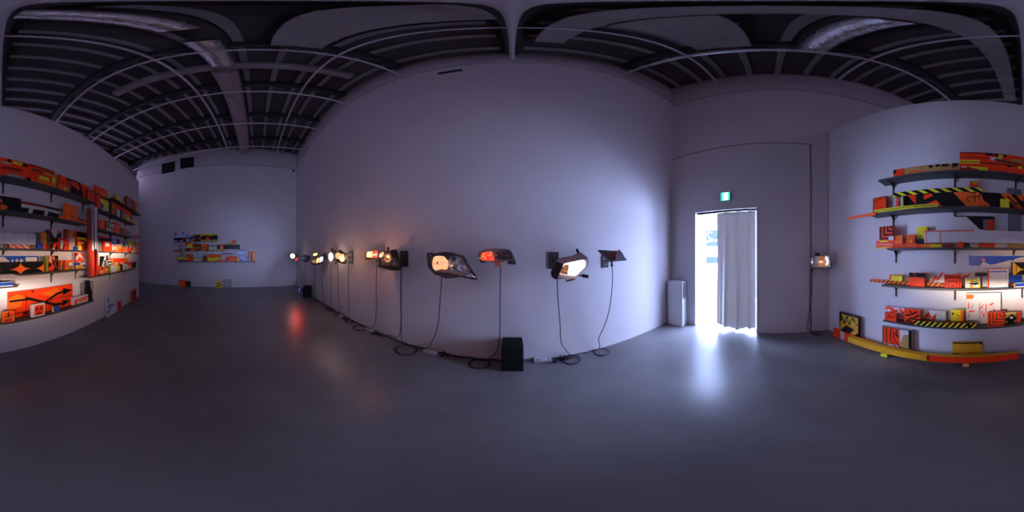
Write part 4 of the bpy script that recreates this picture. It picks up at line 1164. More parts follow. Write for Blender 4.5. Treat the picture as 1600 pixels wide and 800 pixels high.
# ---- pieces on the floor along the display wall
piece(W, P, 'yellow and black jagged panel leaning on the wall nearest the doorway', 1311.5, 1342, 491.5, 0.0, 1, 'BK',
      [('r', 'OC', .05, .05, .96, .95), ('p', 'BK', [(0, .25), (.38, .58), (.80, .50), (.38, .14)]), ('s', 'BK', .03, [(.1, .9), (.28, .62), (.45, .92)]), ('s', 'BK', .025, [(.5, .62), (.72, .9), (.9, .7)]), ('s', 'GN', .03, [(.3, .8), (.5, .7), (.62, .85)]), ('p', 'BK', [(.8, .3), (1, .45), (1, .1), (.88, .0)]), ('p', 'BK', [(0, .6), (.14, .7), (.1, 1), (0, 1)]), ('s', 'YE', .018, [(.55, .88), (.75, .66), (.92, .8)])], xa=1327)
piece(W, PK_, 'long red plank with a white band lying on the floor at the wall corner', 1302, 1368, 519.5, 0.0, 2, 'RD', [('r', 'WH', .2, 0, .3, 1), ('r', 'OR', .52, .7, 1, 1)], htop=.165, d=(.074, .112), xa=1320,
      outline=[(0, 0), (1, 0), (1, .35), (.5, .35), (.5, .92), (.2, .92), (.2, 1), (0, 1)])
piece(W, P, 'panel with red, white and tan parts standing behind the yellow beam', 1379, 1424.5, 513, 0.0, 1, 'WH',
      [('r', 'RD', .0, .35, .6, .97), ('p', 'TN', [(.6, 0), (1, 0), (1, .85), (.75, .8), (.6, .45)]), ('p', 'BK', [(.6, .35), (.95, .0), (.6, 0)]), ('r', 'BK', .9, .3, 1, 1), ('s', 'BK', .012, [(.15, .97), (.15, .0)]), ('s', 'BK', .012, [(.3, .97), (.3, .5), (.6, .1)]), ('s', 'BK', .012, [(.4, .85), (.4, .6), (.65, .25)]), ('s', 'BK', .015, [(.42, .8), (.58, .7)]), ('s', 'BK', .012, [(.5, .95), (.5, .7)]), ('e', 'BK', .010)], d=(.02, .06))
piece(W, P, 'low tan and black panel with an orange spot behind the red beam end', 1488.5, 1535, 535.5, 0.0, 1, 'OC', [('p', 'BK', [(0, 0), (1, 0), (1, .3), (.55, .32), (0, .42)]), ('r', 'OR', .48, .25, .66, .52), ('r', 'BK', .92, .9, 1, 1), ('r', 'BK', 0, .95, 1, 1)], d=(.02, .055))
for xx, lab in ((1381, 'small yellow wood spacer under the yellow end of the floor beam'), (1509, 'small pale wood spacer under the red end of the floor beam')):
    piece(W, 'wooden_spacer', lab, xx - 5, xx + 5, 560, 0.0, 1, 'YE' if xx == 1381 else 'PE', htop=.05, d=(.12, .21))
piece(W, BM, 'very long low beam half yellow half red resting near the floor', 1325, 1592, 558, .0505, 1, 'OC', [('r', 'RD', .535, 0, 1, 1), ('r', 'DR', .52, .1, .535, 1), ('r', 'YE', .655, .45, .665, .6)], htop=.105, d=(.115, .185), side='OC')
piece(W, P, 'pale blue and white panel leaning on the wall at the far floor', 167.8, 183.5, 465.5, 0.0, 1, 'WH',
      [('p', 'BL', [(0, .75), (.15, .8), (.12, .95), (0, 1)]), ('p', 'BL', [(0, .1), (.15, .2), (.2, .35), (.05, .4)]), ('s', 'BL', .04, [(.25, .35), (.35, .6), (.5, .5)]), ('s', 'RD', .02, [(.5, .6), (.6, .45), (.65, .6)]), ('r', 'LB', .7, .1, 1, .9), ('p', 'BL', [(.08, .45), (.2, .5), (.2, .65), (.05, .6)])], xa=169, d=(.03, .08))
piece(W, B, 'small dark red block on the floor right of the pale blue panel', 184, 189.6, 472.5, 0.0, 1, 'RD', [('s', 'BR', .03, [(.3, .1), (.7, .4), (.3, .8)])], xa=185, side='DR')
piece(W, B, 'red and black upright block at the far foot of the display wall', 206, 212.8, 454.5, 0.0, 1, 'RD', [('r', 'BK', .5, 0, .95, .85), ('hb', 'DR', 4, .3)], xa=207)

# ================================================================== FAR WALL
W = PD
fg = 'shelves on the far wall'
zD1 = PD.sz(300, 376.8, .2)[1]
zD2 = PD.sz(300, 391.5, .2)[1]
zD3 = PD.sz(320, 408.6, .2)[1]


def sD(px):
    return PD.sz(px, 400, .1)[0]


shelf(PD, 'top shelf on the far wall, with the white collage panel', sD(272), sD(340), zD1, (sD(280.5), sD(305.5), sD(331)), group=fg, leg=.1)
shelf(PD, 'middle shelf on the far wall, with the long black beam', sD(288), sD(352), zD2, (sD(305.5), sD(332)), group=fg, leg=.1)
shelf(PD, 'lowest shelf on the far wall, with the blue striped panel', sD(279), sD(399), zD3, (sD(281.5), sD(307), sD(335.5), sD(368), sD(398)), group=fg, leg=.1)

lo = piece(W, P, 'black and white panel with a red bow on the top far wall shelf', 271.6, 294.9, 370.5, zD1, 1, 'BK', [('r', 'LB', 0, 0, .25, .3), ('r', 'WH', .38, .05, .6, .3), ('r', 'LB', .85, .05, .98, .5), ('p', 'RD', [(.6, .25), (.6, .8), (.72, .52), (.86, .8), (.86, .25), (.72, .48)]), ('r', 'LB', .98, 0, 1, 1), ('r', 'LB', 0, .9, 1, 1)])
piece(W, P, 'pale blue and white collage panel on top of the red bow panel', 271.6, 294.9, 363, lo.top, 1, 'LB', [('r', 'TN', 0, .4, .22, .9), ('r', 'DR', .08, .8, .22, .95), ('r', 'WH', .3, .2, .45, .9), ('r', 'BL', .55, .5, .7, .9), ('r', 'WH', .75, .3, .95, .95), ('r', 'BL', .8, .1, .95, .35), ('p', 'WH', [(.5, .1), (.7, .4), (.6, .7)])])
piece(W, P, 'blue yellow and pink square on the top far wall shelf', 296, 302.4, 367.2, zD1, 1, 'BL', [('r', 'YE', 0, .82, 1, 1), ('p', 'PK', [(.4, 0), (1, 0), (1, .4), (.8, .4)]), ('p', 'OC', [(0, 0), (.4, 0), (.6, .3), (.2, .2)])])
piece(W, P, 'brown mottled dark panel on the top far wall shelf', 302.7, 313.5, 366.5, zD1, 1, 'BR', [('p', 'BK', [(.3, .5), (.5, .9), (.7, .8), (.5, .3)]), ('r', 'TN', .05, .3, .25, .5), ('r', 'TN', .7, .3, .9, .5), ('r', 'BK', 0, 0, 1, .15)])
piece(W, BM, 'black beam with yellow edges and a red ring on the top far wall shelf', 314, 340, 365.4, zD1, 1, 'BK', [('r', 'YE', 0, .82, 1, 1), ('r', 'YE', 0, 0, 1, .17), ('c', 'RD', .4, .42, .26), ('c', 'BK', .4, .42, .16), ('p', 'RD', [(.36, .25), (.4, .25), (.46, .6), (.42, .6)]), ('p', 'YE', [(0, .6), (.1, .7), (.12, .85), (0, .9)]), ('p', 'YE', [(.5, .8), (.55, .7), (.65, .72), (.7, .85)])])
piece(W, PK_, 'thin pale plank pointing left on the far wall', 266.5, 295, 386, zD2, 3, 'LB', ybot=388, xa=290, outline=[(0, .3), (1, 0), (1, 1), (0, .5)], d=(0.155, .175))
ob = piece(W, B, 'bright orange block at the start of the middle far wall shelf', 289, 301, 379.5, zD2, 1, 'OR', [('r', 'HY', .25, .1, 1, .9), ('r', 'RD', 0, .8, .6, 1), ('r', 'BR', 0, 0, 1, .35)], )
dt = piece(W, PK_, 'brown plank with a row of yellow squares on the middle far wall shelf', 301.3, 313.6, 381, zD2, 1, 'BR', [('r', 'YE', .08, .35, .22, .5), ('r', 'YE', .38, .35, .55, .5), ('r', 'YE', .7, .35, .88, .5)])
piece(W, PK_, 'low red plank with a white band on the middle far wall shelf', 297, 308, 390, zD2, 3, 'RD', [('r', 'PK', .2, .2, .6, .8)], d=(.14, .18), htop=.08)
piece(W, B, 'low dark red cube at the start of the middle far wall shelf', 289.2, 293.6, 388.5, zD2, 3, 'DR', d=(.12, .15), htop=.11)
piece(W, P, 'orange brown box panel with small marks on the middle far wall shelf', 314.2, 326, 381.5, zD2, 1, 'BR', [('r', 'OR', 0, .55, .85, 1), ('r', 'OR', 0, .15, .85, .48), ('r', 'OC', 0, 0, .6, .16), ('r', 'DR', .1, .25, .2, .4), ('r', 'DR', .4, .25, .5, .4), ('r', 'BR', 0, .5, 1, .56)])
piece(W, RD_, 'thin black rod joining the orange box to the long black beam', 326.3, 338.5, 384, zD2, 1, 'BK', ybot=385.3, xa=330, d=(0, .04))
yl = piece(W, RD_, 'yellow lath along the middle far wall shelf under the black beam', 326.5, 351, 390, zD2, 2, 'YE', htop=.05)
bb = piece(W, BM, 'long black beam sticking out right of the middle far wall shelf', 339, 375, 382.2, zD2 + .06, 1, 'BK', [('r', 'DR', .08, 0, .32, 1), ('r', 'PK', .14, .05, .27, .85)], xa=350)
piece(W, P, 'small orange and yellow jagged flag block on the long black beam', 357, 369.5, 374.8, bb.top, 1, 'OC', [('p', 'RD', [(.4, .3), (.95, .4), (.9, .95), (.55, .95)])], outline=[(0, 0), (1, 0), (.9, .4), (1, 1), (.6, 1), (.45, .55), (0, .35)], xa=362)
piece(W, B, 'tiny yellow peg block on the left part of the long black beam', 341.5, 344.5, 381, bb.top, 1, 'YE', htop=.06)
tc1 = piece(W, P, 'tan tall block at the start of the lowest far wall shelf', 280, 285.5, 393.5, zD3, 1, 'TN', [('r', 'LG', .2, .3, .8, .9)])
piece(W, P, 'tan block with red marks stacked on the tan tall block', 280, 284, 383, tc1.top, 1, 'TN', [('s', 'RD', .06, [(.1, .1), (.9, .5), (.2, .6)]), ('r', 'LG', .1, .7, .9, .95)])
piece(W, RD_, 'faint dark red lath sticking out left of the tan blocks', 271, 279.8, 391.3, zD3, 1, 'DR', ybot=392.8, xa=276, d=(0, .03))
piece(W, P, 'long white and pale blue panel on the lowest far wall shelf', 288.7, 315.5, 395.5, zD3, 0, 'LB', [('r', 'WH', .04, .9, 1, 1), ('r', 'GY', .05, .6, .4, .85), ('r', 'BL', .72, .7, .8, .9), ('r', 'RD', .8, .75, .85, .85), ('r', 'BL', .5, .45, .95, .52), ('r', 'DR', 0, 0, .4, .4)])
piece(W, P, 'yellow rail panel at the left end of the lowest far wall shelf', 278, 293.6, 401.5, zD3, 3, 'YE', [('r', 'GN', 0, .0, 1, .4), ('r', 'GY', 0, 0, 1, .3), ('p', 'BK', [(.7, .8), (1, .9), (1, 1), (.7, 1)])])
piece(W, B, 'red orange block before the pale blue panel on the far wall', 294, 301.6, 397, zD3, 2, 'RD', [('r', 'OR', .1, .6, .9, .9), ('r', 'OR', .1, .3, .6, .55), ('r', 'RD', 0, 0, 1, .25)])
piece(W, PK_, 'yellow plank before the pale blue panel on the far wall', 301.8, 315.3, 403, zD3, 2, 'YE', [('r', 'LB', .1, 0, 1, .5), ('r', 'BK', .5, .75, .6, .85), ('r', 'OR', .8, .7, .95, .9)])
piece(W, P, 'grey and dark brown upright panel on the lowest far wall shelf', 317, 324, 396, zD3, 1, 'BR', [('r', 'LG', 0, .68, 1, 1), ('r', 'TN', .82, 0, 1, .7)])
piece(W, P, 'orange panel behind the yellow jagged plank on the far wall', 325, 345.5, 397.3, zD3, 1, 'OR', [('r', 'DR', 0, .92, .7, 1), ('p', 'BR', [(.1, .55), (.5, .5), (.55, .62), (.2, .65)]), ('p', 'BK', [(.82, .4), (1, .4), (1, .62), (.82, .62)])])
piece(W, PK_, 'yellow jagged plank on the lowest far wall shelf', 324.2, 345.8, 401.8, zD3, 2, 'YE', [('p', 'BK', [(.28, .35), (.32, .55), (.37, .35)]), ('r', 'OC', .5, 0, .8, .4)], outline=[(0, .1), (.3, 0), (.7, .0), (.72, .5), (1, .5), (1, .9), (.6, 1), (.3, .8), (.1, 1), (0, .8)])
piece(W, RD_, 'long thin red lath along the front of the lowest far wall shelf', 343.5, 370, 406.8, zD3, 3, 'RD', htop=.05)
piece(W, B, 'big bright red slab on the lowest far wall shelf', 352, 370, 399.5, zD3, 1, 'RD', [('p', 'OR', [(.2, .1), (.8, .2), (.9, .6), (.3, .5)])], outline=[(0, 0), (1, 0), (1, .9), (.5, 1), (.45, .9), (.1, .8), (0, .5)])
piece(W, RD_, 'thin black curved rod above the red slab on the far wall', 346, 363.5, 396, zD3, 0, 'BK', ybot=397.2, xa=355, d=(0, .03))
piece(W, B, 'small orange wheel block left of the blue striped panel', 370.2, 374.8, 402, zD3, 2, 'OR', [('c', 'YE', .4, .5, .3)])
piece(W, P, 'pale panel with blue slanted stripes and a red top on the far wall', 370.6, 386, 390.5, zD3, 1, 'LB',
      [('r', 'DR', 0, .94, .98, 1), ('p', 'BL', [(.1, .4), (.2, .4), (.32, .6), (.22, .6)]), ('p', 'BL', [(.38, .42), (.48, .42), (.58, .6), (.48, .6)]), ('p', 'BL', [(.66, .42), (.76, .42), (.88, .6), (.78, .6)]), ('p', 'BL', [(.75, .15), (.85, .15), (1, .4), (1, .52)]), ('s', 'PK', .02, [(.2, .1), (.4, .3), (.55, .15)]), ('r', 'BL', 0, 0, 1, .06), ('c', 'BL', .42, .14, .07)])
piece(W, P, 'orange panel with a brown and yellow middle at the shelf end', 388.5, 399, 392.5, zD3, 1, 'OR', [('p', 'BR', [(.3, .1), (.6, .0), (.55, .9), (.4, .95)]), ('r', 'YE', .62, .1, .8, .9), ('p', 'PK', [(0, 0), (.3, 0), (.3, .3), (.1, .35)])])
piece(W, B, 'orange speckled cube on the floor below the far wall shelves', 280, 290.5, 437.8, 0.0, 2, 'RD', [('c', 'HY', .3, .3, .08), ('c', 'HY', .7, .6, .08), ('c', 'HY', .4, .8, .07), ('c', 'HY', .8, .2, .06), ('c', 'OC', .55, .4, .1), ('c', 'OC', .15, .6, .1)])
piece(W, B, 'small black cube beside the orange speckled cube on the far floor', 291.2, 297.8, 439.5, 0.0, 2, 'BK', [('r', 'GN', .4, .3, .6, .5)])
piece(W, B, 'yellow and black patterned cube on the floor below the far wall shelves', 337, 346.5, 439.5, 0.0, 3, 'YE', [('c', 'BK', .3, .7, .1), ('c', 'BK', .3, .3, .12), ('c', 'BK', .75, .5, .12), ('r', 'BK', .45, .1, .55, .9), ('r', 'OC', .7, .7, 1, 1)])
piece(W, P, 'transparent grey white panel leaning on the wall beside the yellow cube', 347.8, 362, 436.2, 0.0, 1, 'LG', [('s', 'WH', .03, [(.5, .6), (.52, .9)]), ('r', 'LB', .3, .3, .4, .5), ('r', 'WH', .1, .1, .2, .2)])

# ================================================================== CAR LAMPS
M_LENS = clear_lens('clear_lamp_lens')
M_REDLENS = mat('red_lamp_plastic', (0.45, 0.02, 0.03), 0.2)
HOT_WHITE = lit_reflector('lit_white', (1.0, 0.75, 0.55), (1.0, 0.93, 0.85), 9.0, 40, .2, .5)
HOT_FACET = lit_reflector('lit_facetted_white', (0.70, 0.30, 0.14), (1.0, 0.92, 0.83), 2.2, 38, .30, .52)
HOT_PEACH = lit_reflector('lit_amber', (0.80, 0.33, 0.12), (1.0, 0.66, 0.36), 1.15, 55, .36, .68)
HOT_DIM = lit_reflector('lit_dim_amber', (0.10, 0.035, 0.015), (1.0, 0.42, 0.16), 1.4, 60, .46, .72)
HOT_ORANGE = lit_reflector('lit_orange', (1.0, 0.35, 0.05), (1.0, 0.70, 0.30), 4.0, 50)
HOT_RED = lit_reflector('lit_red', (0.9, 0.02, 0.01), (1.0, 0.45, 0.12), 1.6, 75, .50, .70)
HOT_REDPLAIN = lit_reflector('lit_deep_red', (0.75, 0.0, 0.004), (1.0, 0.1, 0.05), 1.5, 40)
HOT_BLUE = lit_reflector('lit_blue_white', (0.5, 0.6, 1.0), (0.9, 0.95, 1.0), 3.0, 40)


def point_light(name, loc, power, col, r=0.02, parent=None):
    d = bpy.data.lights.new(name, 'POINT')
    d.energy = power
    d.color = col
    d.shadow_soft_size = r
    o = bpy.data.objects.new(name, d)
    COL.objects.link(o)
    o.location = loc
    if parent is not None:
        o.parent = parent
    return o


def spot(name, loc, target, power, col, angle, blend, r=0.03, cutoff=None):
    d = bpy.data.lights.new(name, 'SPOT')
    d.energy = power
    d.color = col
    d.spot_size = math.radians(angle)
    d.spot_blend = blend
    d.shadow_soft_size = r
    o = bpy.data.objects.new(name, d)
    COL.objects.link(o)
    o.location = loc
    v = Vector(target) - Vector(loc)
    o.rotation_euler = v.to_track_quat('-Z', 'Y').to_euler()
    if cutoff:
        # dipped head lamp pattern: sharp upper edge, fading downwards and sideways
        top, fall, side = cutoff
        d.use_nodes = True
        nt = d.node_tree
        em = [n for n in nt.nodes if n.type == 'EMISSION'][0]
        tc = nt.nodes.new('ShaderNodeTexCoord')
        sp = nt.nodes.new('ShaderNodeSeparateXYZ')
        nt.links.new(tc.outputs['Normal'], sp.inputs[0])

        def mth(op, a, b2=None, c=None):
            n = nt.nodes.new('ShaderNodeMath')
            n.operation = op
            for i, v_ in enumerate((a, b2, c)):
                if v_ is None:
                    continue
                if isinstance(v_, (int, float)):
                    n.inputs[i].default_value = v_
                else:
                    nt.links.new(v_, n.inputs[i])
            return n.outputs[0]
        az_ = mth('ABSOLUTE', sp.outputs['Z'])
        y_ = mth('DIVIDE', sp.outputs['Y'], az_)
        x_ = mth('DIVIDE', sp.outputs['X'], az_)
        mr_ = nt.nodes.new('ShaderNodeMapRange')
        mr_.inputs['From Min'].default_value = top - .02
        mr_.inputs['From Max'].default_value = top + .02
        mr_.inputs['To Min'].default_value = 1.0
        mr_.inputs['To Max'].default_value = 0.0
        nt.links.new(y_, mr_.inputs['Value'])
        below = mth('MAXIMUM', mth('SUBTRACT', top, y_), 0.0)
        f1 = mth('EXPONENT', mth('MULTIPLY', mth('POWER', mth('DIVIDE', below, fall), 2.0), -1.0))
        f2 = mth('EXPONENT', mth('MULTIPLY', mth('POWER', mth('DIVIDE', mth('ABSOLUTE', x_), side), 2.0), -1.0))
        tot = mth('MULTIPLY', mth('MULTIPLY', mr_.outputs['Result'], f1), f2)
        nt.links.new(tot, em.inputs['Strength'])
    return o


def zpx(z, x, y):
    ox, oy, sc = z
    return ox + x * sc, oy + y * sc


def rounded(pts, n=3):
    """closed outline with its corners eased"""
    if len(pts) < 7:
        return pts
    out = []
    L = len(pts)
    for i in range(L):
        p0, p1, p2, p3 = pts[i - 1], pts[i], pts[(i + 1) % L], pts[(i + 2) % L]
        for k in range(n):
            u = k / n
            out.append(tuple(.5 * (2 * p1[j] + (p2[j] - p0[j]) * u * .8 + (2 * p0[j] - 5 * p1[j] + 4 * p2[j] - p3[j]) * u * u * .8 + (p2[j] - p1[j]) * 2 * .2 * (3 * u * u - 2 * u ** 3) + (3 * p1[j] - p0[j] - 3 * p2[j] + p3[j]) * u ** 3 * .8) for j in (0, 1)))
    return out


class Lamp:
    """a wall mounted car lamp. Its outline is traced square-on to the sight line and given real depth."""

    def __init__(self, name, label, centre_px, hd, group, yaw=0.0):
        self.c = at_dist(centre_px[0], centre_px[1], hd)
        self.hd = hd
        az = math.atan2(self.c.x, self.c.y)
        self.az = az
        self.e = empty(name, self.c, -az + yaw)
        self.yaw = yaw
        self.pc = centre_px
        tag(self.e, label, 'car lamp', group)

    def loc(self, z, pts):
        out = []
        for x, y in pts:
            px, py = zpx(z, x, y)
            out.append((math.radians((px - self.pc[0]) * .225) * self.hd / max(.5, math.cos(self.yaw)), math.radians((self.pc[1] - py) * .225) * self.hd))
        return out

    def housing(self, z, pts, depth=0.13, mt=None, shrink=.62, front=0.02, name='housing', rim=True):
        ol = rounded(self.loc(z, pts))
        mb = MB()
        mt = mt or M_PLASTIC
        cx = sum(p[0] for p in ol) / len(ol)
        cz = sum(p[1] for p in ol) / len(ol)

        def ring(s, y):
            return [(cx + (x - cx) * s, y, cz + (zz - cz) * s) for x, zz in ol]
        rings = [ring(.93, front + .012), ring(.95, 0.0), ring(1.0, 0.0), ring(1.02, 0.012), ring(1.0, front + .02), ring(.93, depth * .45), ring(.80, depth * .75), ring(shrink, depth)]
        mb.grid(rings, mt, closed=True, smooth=False)
        mb.face(list(reversed(rings[0])), mt)
        mb.face(rings[-1], mt)
        return mb.build(name, self.e)

    def insert(self, z, pts, mt, y=0.018, name='reflector', th=.006):
        ol = rounded(self.loc(z, pts))
        mb = MB()
        mb.prism(ol, y - th, y, mt)
        return mb.build(name, self.e)

    def lens(self, z, pts, bulge=.035, y=-.002, mt=None, name='lens'):
        ol = rounded(self.loc(z, pts))
        cx = sum(p[0] for p in ol) / len(ol)
        cz = sum(p[1] for p in ol) / len(ol)
        rows = []
        for s in (1.0, .93, .8, .6, .35, .05):
            rows.append([(cx + (x - cx) * s, y - bulge * (1 - s ** 3), cz + (zz - cz) * s) for x, zz in ol])
        mb = MB()
        mb.grid(rows, mt or M_LENS, closed=True)
        mb.face(rows[-1], mt or M_LENS)
        return mb.build(name, self.e)

    def bowl(self, z, c, r, mt, sx=1.0, sz=1.0, bulb=None, y=.012, depth=.035, name='reflector_bowl'):
        (cx, cz), = self.loc(z, [c])
        rr = math.radians(r * z[2] * .225) * self.hd
        mb = MB()
        mb.lathe_y(cx, cz, [(rr * 1.06, y - .008), (rr, y - .012), (rr * .97, y - .006), (rr * .8, y - .006 + depth * .12), (rr * .5, y + depth * .2), (rr * .2, y + depth * .3), (0.001, y + depth * .3)], mt, 24, sx, sz)
        o = mb.build(name, self.e)
        mb = MB()
        q = rr * .16
        mb.lathe_y(cx, cz, [(0.0005, y - .02), (q * .7, y - .017), (q, y - .008), (q * .9, y + .004), (q * .5, y + .012)], bulb or M_DIMCHROME, 12)
        mb.build('bulb', o)
        return o

    def bar(self, z, a, b2, w, mt=None, name='mounting_tab', y0=-.0, y1=.03):
        (x0, z0), (x1, z1) = self.loc(z, [a, b2])
        wv = math.radians(w * z[2] * .225) * self.hd / 2
        dx, dz = x1 - x0, z1 - z0
        l = math.hypot(dx, dz)
        nx, nz = -dz / l * wv, dx / l * wv
        mb = MB()
        mb.prism([(x0 - nx, z0 - nz), (x1 - nx, z1 - nz), (x1 + nx, z1 + nz), (x0 + nx, z0 + nz)], y0, y1, mt or M_PLASTIC)
        return mb.build(name, self.e, bevel=.001)

    def block(self, z, x0, y0, x1, y1, d0, d1, mt, name):
        (a, b2), (c, d) = self.loc(z, [(x0, y0), (x1, y1)])
        mb = MB()
        mb.box(a, d0, b2, c, d1, d, mt)
        return mb.build(name, self.e, bevel=.002)

    def mount(self, plane, s, zc, w=.085, h=.17, back=.10):
        inv = Matrix.Translation(self.c) @ Matrix.Rotation(self.e.rotation_euler.z, 4, 'Z')
        inv = inv.inverted()
        mb = MB()
        mb.box(-w / 2, -.012, -h / 2, w / 2, 0, h / 2, M_STEEL)
        for zz in (-h * .3, h * .3):
            mb.lathe_y(0, zz, [(0.009, -.012), (0.009, -.017), (0.001, -.018)], M_CHROME, 8)
        wp = plane.w(s, zc, 0.001)
        lp = inv @ wp
        o = mb.build('wall_plate', self.e, loc=lp, rz=plane.rz - self.e.rotation_euler.z)
        mb = MB()
        start = inv @ plane.w(s, zc, .012)
        el = inv @ plane.w(s, zc, min(.12, (self.c - wp).length * .4))
        mb.tube([start, el, Vector((0, back, 0)), Vector((0, back * .6, 0))], .010, M_STEEL, 8)
        mb.build('mounting_arm', self.e)


def smooth_path(pts, n=8):
    pts = [Vector(p) for p in pts]
    out = []
    for i in range(len(pts) - 1):
        p0 = pts[max(i - 1, 0)]
        p1, p2 = pts[i], pts[i + 1]
        p3 = pts[min(i + 2, len(pts) - 1)]
        for k in range(n):
            t = k / n
            out.append(.5 * ((2 * p1) + (p2 - p0) * t + (2 * p0 - 5 * p1 + 4 * p2 - p3) * t * t + (3 * p1 - p0 - 3 * p2 + p3) * t ** 3))
    out.append(pts[-1])
    return out


def cable(label, pts, r=.0058, group=None, name='power_cable'):
    mb = MB()
    o0 = Vector(pts[-1])
    mb.tube([p - o0 for p in smooth_path(pts, 7)], r, M_BLACK, 7)
    return tag(mb.build(name, loc=o0), label, 'cable', group)


LG = 'car lamps mounted along the long wall'
CG = 'black cables hanging from the car lamps'

# --- 1: chrome tail lamp nearest the doorway
z = (925, 380, 60 / 1067)
l1 = Lamp('tail_lamp', 'unlit chrome and red tail lamp, the wall lamp closest to the doorway corner', (957, 399), 2.14, LG)
l1.housing(z, [(165, 220), (190, 188), (330, 192), (480, 205), (740, 215), (830, 250), (900, 380), (965, 470), (780, 492), (560, 507), (450, 480), (330, 370)], .13, M_GREYPL)
l1.insert(z, [(200, 215), (480, 225), (530, 260), (500, 380), (540, 480), (450, 465), (340, 370)], M_DIMCHROME, name='indicator_panel')
l1.insert(z, [(520, 300), (560, 240), (660, 240), (665, 330), (645, 470), (570, 480), (530, 400)], M_REDLENS, y=.010, name='red_reflector')
l1.insert(z, [(670, 240), (790, 245), (860, 300), (930, 460), (780, 480), (650, 485), (660, 400)], M_PALESILVER, y=.012, name='reversing_reflector')
l1.lens(z, [(185, 210), (480, 212), (740, 222), (820, 255), (890, 385), (950, 465), (780, 485), (560, 498), (455, 470), (335, 362)])
l1.block(z, 520, 510, 580, 545, .01, .04, M_PLASTIC, 'bulb_holder')
l1.block(z, 512, 545, 580, 590, .005, .045, M_PLUGWHITE, 'plug_collar')
l1.block(z, 515, 590, 585, 645, .005, .045, M_PLASTIC, 'plug')
l1.bar(z, (760, 215), (750, 185), 50)
l1.mount(PA, PA.sz(945.5, 408)[0], PA.sz(945.5, 408)[1], .105, .19)

# --- 2: large chrome head lamp, on
z = (850, 380, 80 / 914)
l2 = Lamp('head_lamp', 'large chrome head lamp glowing brilliant white, second from the doorway corner', (890, 415), 1.78, LG)
l2.housing(z, [(120, 520), (160, 430), (215, 320), (310, 262), (480, 235), (590, 185), (640, 160), (700, 195), (780, 262), (792, 390), (700, 490), (590, 610), (480, 680), (390, 685), (370, 640), (200, 648), (140, 600)], .17, M_HOOD, .5)
l2.insert(z, [(122, 520), (160, 430), (225, 325), (355, 330), (350, 380), (280, 540), (225, 640), (145, 600)], M_PLASTIC, y=.002, name='black_side_shell', th=.012)
l2.insert(z, [(280, 545), (310, 450), (345, 370), (450, 345), (560, 322), (700, 298), (740, 335), (735, 420), (640, 510), (560, 585), (430, 575)], HOT_FACET, y=.006, th=.010)
l2.insert(z, [(285, 540), (315, 440), (380, 380), (445, 390), (430, 500), (420, 565)], HOT_DIM, y=.003, name='side_reflector', th=.012)
l2.insert(z, [(225, 320), (310, 265), (480, 240), (600, 190), (640, 165), (700, 200), (775, 265), (740, 300), (700, 285), (450, 335), (350, 365)], M_HOOD, y=.000, name='chrome_hood', th=.02)
l2.lens(z, [(270, 555), (300, 450), (340, 360), (450, 335), (700, 290), (755, 330), (745, 425), (650, 520), (560, 595), (430, 590)], .03)
l2.bar(z, (620, 190), (585, 100), 42)
l2.bar(z, (630, 590), (700, 570), 24)
l2.bar(z, (680, 580), (795, 605), 60, name='wiring_plug')
l2.bar(z, (400, 680), (560, 640), 30, M_CHROME)
l2.mount(PA, PA.sz(865, 407)[0], PA.sz(865, 407)[1], .13, .215, back=.12)

# --- 3: red tail lamp above the speaker
z = (740, 380, 80 / 1280)
l3 = Lamp('tail_lamp', 'wide tail lamp glowing red on its left half above the black speaker box', (776.5, 401), 1.70, LG)
l3.housing(z, [(112, 310), (130, 235), (190, 190), (270, 155), (400, 138), (600, 132), (850, 150), (900, 170), (950, 210), (1010, 330), (1052, 460), (960, 462), (840, 445), (500, 445), (300, 442), (160, 440)], .14, M_GREYPL)
l3.insert(z, [(185, 280), (230, 245), (300, 228), (400, 212), (455, 215), (490, 300), (515, 425), (400, 430), (230, 430), (205, 380)], HOT_RED, y=.006, th=.012, name='lit_red_reflector')
l3.insert(z, [(510, 205), (545, 205), (575, 430), (525, 430)], M_GREYPL, y=.002, th=.01, name='divider')
l3.insert(z, [(560, 240), (700, 225), (880, 205), (930, 260), (985, 415), (585, 400)], M_SMOKED, y=.030, name='smoked_reflector')
l3.bowl(z, (690, 310), 65, M_DIMCHROME)
l3.bowl(z, (870, 310), 60, M_DIMCHROME)
l3.insert(z, [(580, 405), (985, 415), (1035, 440), (1010, 350), (985, 350), (975, 405), (580, 395)], M_CHROME, y=.006, name='chrome_trim')
l3.lens(z, [(130, 300), (150, 245), (280, 170), (400, 150), (600, 145), (850, 160), (930, 215), (990, 330), (1030, 440), (840, 432), (300, 432), (170, 425)], .03)
l3.bar(z, (165, 465), (305, 465), 50)
l3.bar(z, (850, 485), (1055, 500), 75)
l3.block(z, 440, 448, 760, 482, .01, .06, M_ORANGEBOX, 'orange_bracket')
l3.block(z, 530, 480, 668, 588, .005, .05, M_ORANGEBOX, 'orange_junction_box')
l3.mount(PA, PA.sz(772, 402)[0], 1.50, .09, .13)

